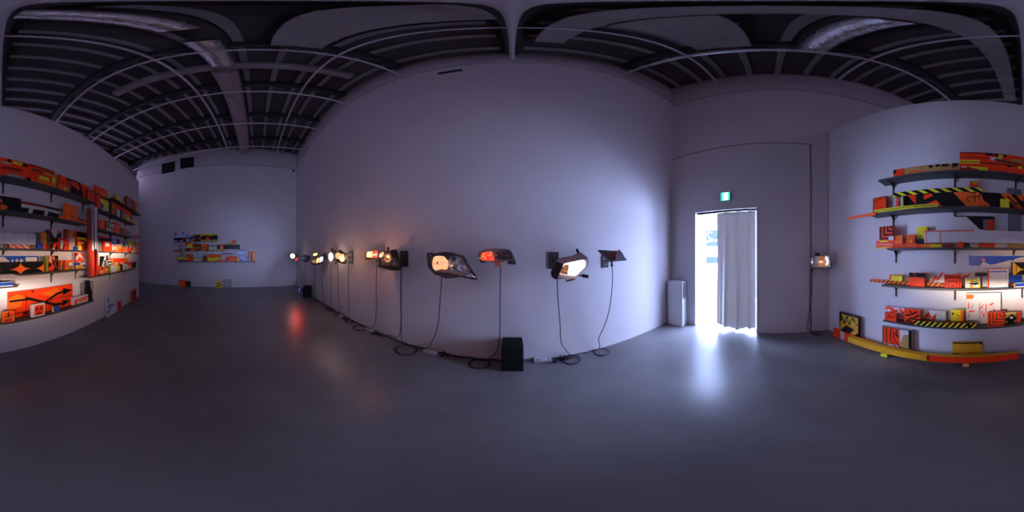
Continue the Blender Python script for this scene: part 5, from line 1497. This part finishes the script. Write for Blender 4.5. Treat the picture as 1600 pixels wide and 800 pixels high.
# --- 4: large pointed head lamp
z = (660, 380, 100 / 1143)
l4 = Lamp('head_lamp', 'large pointed head lamp with amber lit round left bowl and long cable', (706, 415.5), 1.76, LG)
l4.housing(z, [(90, 172), (250, 182), (370, 160), (560, 172), (620, 205), (700, 215), (770, 270), (800, 355), (880, 470), (972, 612), (962, 662), (780, 628), (660, 603), (560, 622), (420, 628), (330, 590), (235, 568), (165, 500), (105, 430), (82, 300)], .17, M_PLASTIC, .55)
l4.insert(z, [(470, 250), (600, 215), (700, 240), (760, 330), (900, 570), (780, 560), (470, 490)], M_DIMCHROME, y=.030, name='dark_reflector')
l4.insert(z, [(170, 330), (200, 250), (260, 225), (380, 235), (440, 300), (490, 350), (465, 420), (430, 475), (330, 470), (225, 490), (175, 430)], HOT_PEACH, y=.028, th=.004, name='lit_amber_reflector')
for k_ in range(8):
    l4.bar(z, (200 + 32 * k_, 240 + (8 if k_ < 6 else 40)), (200 + 32 * k_, 470 - (30 if k_ == 0 else 0)), 3, mat('amber_fluting', (0.6, .25, .1), .3, emit=(.8, .32, .10), estr=.8), 'fluting', .020, .024)
(bx, bz), = l4.loc(z, [(268, 350)])
mb = MB()
mb.lathe_y(bx, bz, [(.001, -.014), (.010, -.012), (.012, -.004), (.008, .004)], mat('bulb_cap', (0.10, 0.05, 0.02), 0.4), 14)
mb.build('bulb_cap', l4.e)
l4.bowl(z, (555, 280), 45, M_DIMCHROME)
l4.bowl(z, (575, 430), 40, M_DIMCHROME)
l4.bowl(z, (690, 440), 60, M_CHROME)
l4.insert(z, [(230, 490), (480, 490), (760, 560), (930, 590), (925, 615), (760, 595), (470, 530), (250, 520)], mat('warm_trim', (0.35, 0.18, 0.14), 0.3, metal=.5), y=.004, name='lower_trim')
l4.insert(z, [(200, 525), (300, 510), (480, 545), (650, 585), (650, 603), (560, 620), (420, 626), (330, 588), (240, 562)], M_PLASTIC, y=-.004, th=.02, name='lower_shell')
l4.insert(z, [(785, 565), (850, 570), (855, 608), (790, 600)], M_CHROME, y=.0, name='side_marker')
l4.lens(z, [(100, 185), (250, 195), (560, 190), (690, 225), (760, 290), (870, 475), (955, 615), (940, 630), (760, 600), (480, 545), (240, 515), (130, 440), (95, 310)], .045)
l4.mount(PA, PA.sz(712, 413)[0], 1.44, .09, .13, back=.12)

# --- 5: grey-white head lamp with black frame
z = (560, 380, 80 / 1280)
l5 = Lamp('head_lamp', 'squarish head lamp in a black frame with amber sparks beside its large wall plate', (607, 405), 2.40, LG, yaw=-.35)
l5.housing(z, [(510, 260), (560, 212), (700, 195), (790, 190), (830, 168), (925, 165), (965, 270), (1000, 420), (1030, 450), (1032, 662), (850, 668), (720, 630), (510, 592), (508, 480)], .16, M_PLASTIC, .6)
l5.insert(z, [(520, 270), (600, 215), (780, 205), (800, 330), (990, 455), (985, 600), (850, 590), (720, 560), (515, 530)], M_DIMCHROME, y=.030, name='silver_reflector')
l5.insert(z, [(515, 350), (525, 270), (600, 215), (640, 235), (610, 320), (560, 360)], HOT_PEACH, y=.003, th=.008, name='amber_indicator')
l5.bowl(z, (730, 370), 90, HOT_DIM, sz=1.2)
l5.bowl(z, (845, 490), 70, M_DIMCHROME)
l5.insert(z, [(705, 310), (770, 310), (775, 365), (710, 360)], HOT_ORANGE, y=-.004, th=.006, name='lit_bulb_glow')
l5.insert(z, [(500, 545), (700, 575), (1030, 640), (1030, 668), (840, 680), (510, 600)], M_PLASTIC, y=-.008, th=.02, name='lower_rail')
l5.lens(z, [(520, 265), (600, 215), (780, 200), (830, 300), (1000, 450), (985, 600), (720, 560), (515, 530)], .035)
l5.bar(z, (735, 195), (735, 95), 40)
l5.bar(z, (880, 180), (940, 330), 30)
l5.mount(PA, PA.sz(632, 404.5)[0], PA.sz(632, 404.5)[1], .15, .25)

# --- 6: box tail lamp, very bright
l6 = Lamp('tail_lamp', 'small box lamp half glaring amber half red on the long wall', (580.5, 398), 2.62, LG, yaw=-.2)
l6.housing(z, [(165, 242), (365, 190), (492, 150), (488, 400), (300, 412), (180, 410)], .10, M_PLASTIC, .8)
l6.insert(z, [(205, 255), (240, 215), (350, 208), (352, 355), (210, 350)], HOT_ORANGE, y=.004, th=.012, name='lit_amber_reflector')
l6.insert(z, [(358, 205), (478, 168), (470, 360), (358, 360)], HOT_REDPLAIN, y=.004, th=.012, name='lit_red_reflector')
l6.lens(z, [(190, 248), (365, 200), (484, 165), (476, 370), (300, 372), (195, 368)], .02)
l6.bar(z, (440, 400), (490, 470), 60)
l6.mount(PA, PA.sz(586, 400)[0], 1.52, .09, .13, back=.08)

# --- 7: amber-bright head lamp further along
z = (445, 380, 120 / 1600)
l7 = Lamp('head_lamp', 'head lamp with peach bowl and hot yellow bulb beside a tall wall plate', (533, 402), 3.42, LG, yaw=-.3)
l7.housing(z, [(1048, 215), (1100, 190), (1130, 140), (1200, 165), (1240, 200), (1300, 215), (1285, 400), (1230, 432), (1130, 405), (1060, 345)], .16, M_PLASTIC, .6)
l7.bowl(z, (1108, 262), 55, HOT_PEACH, sz=1.2)
l7.bowl(z, (1192, 320), 52, HOT_ORANGE, sz=1.2, bulb=HOT_ORANGE)
l7.insert(z, [(1160, 225), (1230, 225), (1232, 262), (1165, 265)], HOT_PEACH, y=.004, name='amber_indicator')
l7.lens(z, [(1055, 225), (1130, 195), (1240, 210), (1262, 300), (1235, 400), (1130, 385), (1062, 335)], .03)
l7.bar(z, (1150, 175), (1165, 130), 25)
l7.bar(z, (1090, 380), (1040, 440), 22)
l7.mount(PA, PA.sz(548, 402)[0], PA.sz(548, 402)[1], .15, .27)

l8 = Lamp('head_lamp', 'glaring white head lamp with a black bracket on top, left of the peach bowl lamp', (517, 401), 4.10, LG, yaw=-.4)
l8.housing(z, [(915, 230), (945, 190), (1000, 160), (1050, 200), (1060, 330), (1020, 380), (950, 375), (915, 330)], .16, M_PLASTIC, .6)
l8.bowl(z, (955, 285), 44, HOT_WHITE, sz=1.9, bulb=HOT_WHITE)
l8.lens(z, [(912, 240), (940, 195), (975, 200), (1000, 250), (1000, 320), (975, 370), (935, 370), (912, 320)], .03)
l8.bar(z, (980, 170), (985, 95), 40)
l8.bar(z, (1020, 170), (1060, 140), 30)
l8.mount(PA, PA.sz(524, 401)[0], 1.52, .10, .18)

l9 = Lamp('head_lamp', 'wide head lamp with an amber strip and a blue white strip far along the wall', (497, 404.5), 4.62, LG, yaw=-.3)
l9.housing(z, [(540, 365), (600, 300), (720, 290), (805, 275), (800, 340), (780, 430), (680, 450), (575, 458), (535, 410)], .16, M_PLASTIC, .6)
l9.insert(z, [(672, 320), (715, 305), (700, 400), (655, 410), (668, 350)], HOT_ORANGE, y=.0, th=.01, name='amber_strip')
l9.insert(z, [(740, 290), (795, 285), (785, 370), (720, 400)], HOT_BLUE, y=.0, th=.01, name='blue_white_strip')
l9.insert(z, [(560, 360), (650, 340), (640, 420), (570, 410)], HOT_DIM, y=.004, name='dim_reflector')
l9.lens(z, [(545, 368), (605, 308), (720, 298), (800, 285), (775, 425), (580, 445)], .03)
l9.mount(PA, PA.sz(508, 402)[0], 1.51, .10, .18)

l10 = Lamp('indicator_lamp', 'small amber indicator lamp mounted above the amber and blue striped head lamp', (492.5, 397.5), 4.95, LG)
l10.housing(z, [(580, 240), (610, 205), (680, 198), (690, 225), (660, 265), (600, 272)], .10, M_PLASTIC, .7)
l10.insert(z, [(590, 240), (615, 212), (675, 206), (680, 225), (655, 258), (605, 264)], HOT_ORANGE, y=.002, th=.01, name='lit_amber_reflector')
l10.lens(z, [(585, 240), (612, 208), (680, 202), (685, 228), (658, 262), (602, 268)], .02)
l10.mount(PA, PA.sz(494, 398)[0], 1.54, .08, .12, back=.07)

l11 = Lamp('head_lamp', 'dark round unlit head lamp near the far end of the long wall', (476.5, 403.5), 5.50, LG)
l11.housing(z, [(350, 310), (370, 255), (430, 238), (490, 260), (535, 275), (515, 350), (470, 392), (400, 390), (360, 360)], .18, M_PLASTIC, .6)
l11.bowl(z, (425, 320), 62, M_DIMCHROME)
l11.lens(z, [(355, 315), (375, 262), (430, 245), (495, 275), (505, 340), (465, 385), (400, 382), (362, 355)], .05)
l11.mount(PA, PA.sz(481, 402)[0], 1.5, .10, .18)

l12 = Lamp('head_lamp', 'farthest head lamp in the row, a glaring white spot by the far corner', (458, 400.5), 7.10, LG)
l12.housing(z, [(110, 260), (150, 225), (220, 220), (290, 225), (300, 270), (270, 300), (200, 320), (130, 305)], .18, M_PLASTIC, .6)
l12.bowl(z, (160, 268), 45, HOT_WHITE, bulb=HOT_WHITE)
l12.lens(z, [(112, 262), (150, 232), (215, 232), (240, 268), (200, 310), (135, 300)], .04)
l12.mount(PA, PA.sz(464, 400)[0], 1.52, .10, .18)

l13 = Lamp('tail_lamp', 'small lamp with two deep red points beside the farthest white head lamp', (463, 405.3), 6.85, LG)
l13.housing(z, [(205, 330), (240, 300), (285, 305), (280, 345), (240, 368), (212, 360)], .10, M_PLASTIC, .7)
l13.bowl(z, (258, 318), 18, HOT_REDPLAIN, bulb=HOT_REDPLAIN)
l13.bowl(z, (234, 344), 20, HOT_REDPLAIN, bulb=HOT_RED)
l13.lens(z, [(208, 332), (240, 304), (280, 308), (276, 342), (240, 364), (215, 356)], .02)
l13.mount(PA, PA.sz(466.5, 402)[0], 1.49, .08, .12, back=.07)

# --- lamp on the door wall
z = (1255, 385, 60 / 1200)
l14 = Lamp('head_lamp', 'rectangular head lamp with a glowing round bowl beside the corner of the display wall', (1283, 408.5), 2.74, None, yaw=0)
l14.housing(z, [(225, 345), (260, 315), (400, 300), (600, 290), (800, 280), (830, 340), (865, 520), (885, 600), (880, 682), (700, 690), (400, 695), (320, 690), (255, 610), (235, 480)], .15, M_PLASTIC, .6)
l14.insert(z, [(240, 350), (420, 312), (800, 300), (850, 560), (840, 660), (340, 665), (255, 590)], M_SILVER, y=.030, name='silver_reflector')
l14.bowl(z, (600, 480), 150, HOT_DIM, y=.008, bulb=HOT_PEACH)
l14.bowl(z, (335, 480), 105, M_CHROME, sz=1.3)
l14.insert(z, [(690, 350), (730, 360), (768, 440), (765, 530), (735, 580), (715, 560), (738, 470), (715, 400)], HOT_WHITE, y=-.003, th=.004, name='bright_rim')
l14.lens(z, [(232, 350), (400, 305), (795, 290), (855, 520), (870, 665), (330, 680), (260, 605), (240, 480)], .035)
l14.bar(z, (385, 205), (470, 215), 30)
l14.bar(z, (430, 215), (425, 300), 80)
l14.bar(z, (880, 540), (910, 560), 40)
l14.bar(z, (290, 700), (280, 780), 50)
l14.mount(PB, PB.sz(1277, 410)[0], 1.48, .09, .15, back=.09)

# ------------------------------------------------------------------ light given by the lamps
K = BEAM
fw = lambda L, d=.10: L.c + Vector((-math.sin(L.az), -math.cos(L.az), 0)) * d
# the big chrome head lamp throws a dipped beam on the display wall
spot('head_lamp_beam', fw(l2, .12), PC.w(2.86, 1.00, 0), 1400 * K, (1.0, 0.84, 0.70), 80, .6, .03, cutoff=(0.035, .085, .24))
# a second one reaches the far part of the display wall
spot('head_lamp_beam', fw(l7, .14), PC.w(5.60, 1.50, 0), 2500 * K, (1.0, 0.78, 0.60), 60, .7, .03, cutoff=(0.05, .075, .20))
spot('head_lamp_beam', fw(l4, .12), PC.w(4.1, 1.25, 0), 420 * K, (1.0, 0.62, 0.40), 80, .8, .04, cutoff=(0.10, .22, .36))
# the red tail lamp at the far end shines into the room, mirrored in the polished floor
spot('tail_lamp_beam', fw(l13, .12), (-3.4, .75, 0.0), 22 * K, (1.0, .03, .015), 46, .8, .04)
# the white one lights the far wall
spot('head_lamp_beam', fw(l8, .14), (-7.6, -0.6, 2.0), 150 * K, (0.40, 0.52, 1.0), 60, 1.0, .03)
for L_, pw, c_ in ((l3, .12, (1, .10, .06)), (l4, .25, (1, .6, .35)), (l6, 2.8, (1, .38, .2)), (l7, 2.2, (1, .5, .28)), (l8, 2.6, (1, .62, .45)),
                   (l9, 1.6, (1, .55, .4)), (l12, .5, (1, .7, .55)), (l14, .5, (1, .6, .4))):
    point_light('lamp_glow', fw(L_, .20), pw, c_, .025)

# ------------------------------------------------------------------ cables along the floor
def drop(px_list, d0, d1=.02):
    n = len(px_list)
    return [PA.p(x, y, d0 + (d1 - d0) * (i / max(1, n - 1)) ** 2) for i, (x, y) in enumerate(px_list)]


def coil(cx, cy, r, turns=2.3, a0=0.0, z=.006, sq=1.0):
    c = on_floor(cx, cy)
    lim = 2.005 - r * 1.08
    if c.y > lim:
        c.y = lim
    xl = 3.03 - (2.025 - c.y) * .0493 - r * 1.1 - .02
    if c.x > xl:
        c.x = xl
    out = []
    n = int(turns * 14)
    for i in range(n):
        a = a0 + i / 14 * 2 * math.pi
        rr = r * (1 + .13 * math.sin(i * .41 + 1))
        out.append(Vector((c.x + rr * math.cos(a), c.y + rr * sq * math.sin(a), z + .004 * (i % 14 > 6) + .0035 * i / 14)))
    return out


def under(L, z, p):
    (x, zz), = L.loc(z, [p])
    m_ = Matrix.Translation(L.c) @ Matrix.Rotation(L.e.rotation_euler.z, 4, 'Z')
    return m_ @ Vector((x, .03, zz))


def hang(start, px_list, coil_args, label):
    """cable from a lamp, drooping free to the floor, then a loose coil"""
    pts = [start]
    n = len(px_list)
    for i, (x, y) in enumerate(px_list):
        pts.append(PA.p(x, y, max(.04, (2.02 - start.y) * (1 - .8 * (i + 1) / n))))
    if coil_args:
        pts += coil(*coil_args)
    cable(label, pts, group=CG)


z1_ = (925, 380, 60 / 1067)
hang(under(l1, z1_, (550, 645)), [(957, 440), (953, 478), (946, 505), (936, 528), (937, 540)], (939, 548.5, .10, 1.8, math.pi / 2), 'black cable hanging from the unlit chrome tail lamp into a loop on the floor')
hang(under(l2, (850, 380, 80 / 914), (230, 640)), [(872, 470), (875, 505), (877, 535), (885, 548)], (892, 559, .11, 2.2, math.pi / 2), 'black cable hanging from the brilliant white head lamp into a coil on the floor')
hang(under(l3, (740, 380, 80 / 1280), (678, 520)), [(781.5, 460), (781, 510), (780, 535), (774, 552), (764, 559)], (751, 568, .12, 3.2, math.pi / 3), 'black cable hanging from the red lit tail lamp into a coil left of the speaker')
hang(under(l4, (660, 380, 100 / 1143), (345, 600)), [(687, 478), (684, 510), (676, 532), (668, 544), (655, 544.5)], None, 'black cable hanging from the large pointed head lamp and curving left at the floor')
hang(under(l5, (560, 380, 80 / 1280), (1060, 480)), [(627, 450), (627, 500), (627.5, 530), (629, 541)], (641, 543.5, .15, 3.4, math.pi), 'black cable hanging from the squarish head lamp into a wide coil')
hang(under(l6, (560, 380, 80 / 1280), (452, 480)), [(588, 440), (588, 480), (586, 505), (580, 511)], (566, 512, .13, 3.0, 0), 'black cable hanging from the small box lamp into a coil')
z7 = (445, 380, 120 / 1600)
hang(under(l7, z7, (1320, 400)), [(544, 440), (545, 470), (544, 492), (548, 500)], (549, 502, .09, 2.2, 0), 'black cable hanging from the peach bowl head lamp to the floor')
hang(under(l7, z7, (1095, 430)), [(528, 440), (529, 465), (531, 488)], (529, 491.5, .09, 2.0, 0), 'second thin cable falling left of the peach bowl head lamp')
hang(under(l8, z7, (958, 400)), [(517, 440), (517, 462), (516, 478)], (519, 484.5, .11, 2.6, 0), 'black cable hanging from the glaring white head lamp')
hang(under(l9, z7, (770, 450)), [(503, 440), (505, 460), (507, 468)], (511, 478.5, .10, 1.6, 0), 'black cable hanging from the amber and blue striped head lamp')
hang(under(l10, z7, (620, 470)), [(492, 430), (493, 455), (494, 462)], (497, 470, .14, 2.6, 0), 'thin cable falling below the small amber indicator lamp')
hang(under(l11, z7, (440, 400)), [(476, 425), (475.5, 445), (475, 452)], None, 'thin cable falling below the dark round head lamp')
hang(under(l13, z7, (240, 365)), [(472, 430), (471.5, 446)], None, 'thin cable falling beside the far corner under the red lamp')
# second strand of lamp 5
pts = [under(l5, (560, 380, 80 / 1280), (1050, 470))] + [PA.p(x, y, .08) for x, y in ((626, 460), (626.5, 500), (625, 520), (620, 527), (610, 524))] + [on_floor(600, 527, .01)]
cable('second cable beside the squarish head lamp bending left at the skirting', pts, group=CG)

# trunk cable running along the foot of the wall
for a, b2, lab in ((470, 628, 'bundle of black cable along the foot of the long wall, far half'), (632, 788, 'bundle of black cable along the foot of the long wall left of the speaker box'), (862, 930, 'short black cable along the foot of the wall between the two nearest loops')):
    pts = []
    n = 14
    for i in range(n + 1):
        px = a + (b2 - a) * i / n
        s = PA.sz(px, 400)[0]
        p = PA.w(s, .012, .035 + .02 * math.sin(i * 1.9))
        pts.append(p)
    cable(lab, pts, r=.010 if b2 < 800 else .005)

# plug clusters: heaps of travel plugs and adapters, each heap moves as one
def plug_heap(cx, cy, label, n=5, sc=1.0):
    c = on_floor(cx, cy)
    e = empty('plug_cluster', (c.x, c.y, 0))
    tag(e, label, 'plugs', 'heaps of black plugs by the wall')
    rnd = random.Random(int(cx))
    for i in range(n):
        mb = MB()
        x = (rnd.random() - .5) * .18 * sc
        y = (rnd.random() - .5) * .08 * sc
        h = .035 + .02 * rnd.random()
        mb.box(x - .022, y - .018, .0, x + .022, y + .018, h, M_PLASTIC)
        mb.tube([(x, y, h), (x + .01, y + .01, h + .02), (x + .05, y, .02), (x + .09, y - .02, .008)], .004, M_BLACK, 6)
        mb.build('plug', e, bevel=.003)
    return e


plug_heap(876, 563, 'heap of black plugs right of the white junction box', 6)
plug_heap(695, 556, 'heap of black plugs left of the coil beside the speaker box', 5)
plug_heap(590, 524, 'heap of black plugs under the cable of the squarish head lamp', 5)
plug_heap(541, 499.5, 'heap of black plugs below the peach bowl head lamp', 5)
plug_heap(515, 484, 'farthest heap of black plugs along the long wall', 6)


def power_strip(x0, y0, x1, y1, label, w=.07, brand=False):
    a, b2 = on_floor(x0, y0), on_floor(x1, y1)
    c = (a + b2) / 2
    v = b2 - a
    e = empty('power_strip', (c.x, c.y, 0), math.atan2(v.y, v.x))
    tag(e, label, 'power strip', 'white power strips on the floor')
    L = v.length
    mb = MB()
    mb.box(-L / 2, -w / 2, 0, L / 2, w / 2, .042, M_PLUGWHITE)
    mb.build('case', e, bevel=.003)
    mb = MB()
    for k, (u, dy) in enumerate(((-.26, -.25), (.34, .22), (.34, -.22))):
        cx, cy, rr = u * L, dy * w, w * (.22 if k == 0 else .13)
        ring = [[(cx + r_ * math.cos(t_ * math.pi / 8), cy + r_ * math.sin(t_ * math.pi / 8), .0435) for t_ in range(16)] for r_ in (rr, rr * .55)]
        mb = MB()
        mb.grid(ring, M_PLASTIC, closed=True, smooth=False)
        mb.build('socket', e)


power_strip(834.5, 564, 861, 563.5, 'white junction box with dark round sockets right of the speaker', .10)
power_strip(663, 549, 683, 554.5, 'white power strip half shaded by the wall right of the wide coil', .06)
power_strip(572, 515, 583, 520.5, 'white power strip lying right of the box lamp coil', .05)
power_strip(531, 494, 540, 499, 'farthest white power strip on the floor by the wall', .05)

# black speaker boxes
def speaker(cx0, cx1, ybase, h, depth, label, w=None, rz=0.0):
    a, b2 = on_floor(cx0, ybase), on_floor(cx1, ybase)
    c = (a + b2) / 2
    w = w or (b2 - a).length
    e = empty('speaker_box', (c.x, min(c.y + depth / 2, 2.0 - .5 * (depth * math.cos(rz) + w * abs(math.sin(rz)))), 0), rz)
    tag(e, label, 'speaker')
    mb = MB()
    mb.box(-w / 2, -depth / 2, .0, w / 2, depth / 2, h, M_SPEAKER)
    mb.build('cabinet', e, bevel=.006)
    mb = MB()
    mb.box(-w / 2 + .012, -depth / 2 - .006, .012, w / 2 - .012, -depth / 2, h - .012, M_SPEAKER)
    mb.build('grille', e, bevel=.002)
    return e


speaker(783.5, 818, 579.5, .41, .25, 'black speaker box standing on the floor at the middle of the long wall')
speaker(475.0, 486.0, 464.0, .42, .25, 'distant black speaker box on the floor near the far corner', w=.30, rz=-.6)
p = on_floor(470.2, 453, .0)
e = empty('network_box', (p.x, p.y, 0))
tag(e, 'tiny device with a glowing blue light on the floor near the far corner', 'device')
mb = MB()
mb.box(-.09, -.06, 0, .09, .06, .05, M_PLASTIC)
mb.build('case', e, bevel=.004)
mb = MB()
mb.lathe_y(0, .03, [(0.022, -.058), (0.022, -.064), (0.014, -.072), (0.001, -.075)], mat('blue_led', (0, 0, .5), .3, emit=(.08, .10, 1.0), estr=10), 12)
mb.build('indicator', e)

# cable and coil under the lamp by the display wall corner
st_ = under(l14, (1255, 385, 60 / 1200), (285, 780))
pts = [st_] + [PB.p(x, y, .10) for x, y in ((1269, 440), (1267, 470), (1262.5, 500))] + [PB.p(1262, 514, .10)] + coil(1272, 518.7, .075, 3.2, math.pi)
cable('black cable falling from the rectangular head lamp into a small coil at the door wall', pts)
cable('second thin cable running down the seam of the door wall', [PB.p(x, y, .02) for x, y in ((1264.5, 420), (1264.5, 460), (1264, 500), (1263, 517))], r=.003)

for o in list(bpy.data.objects):
    if o.type == 'LIGHT' and not o.get('kind'):
        o['kind'] = 'helper'
bpy.context.view_layer.update()
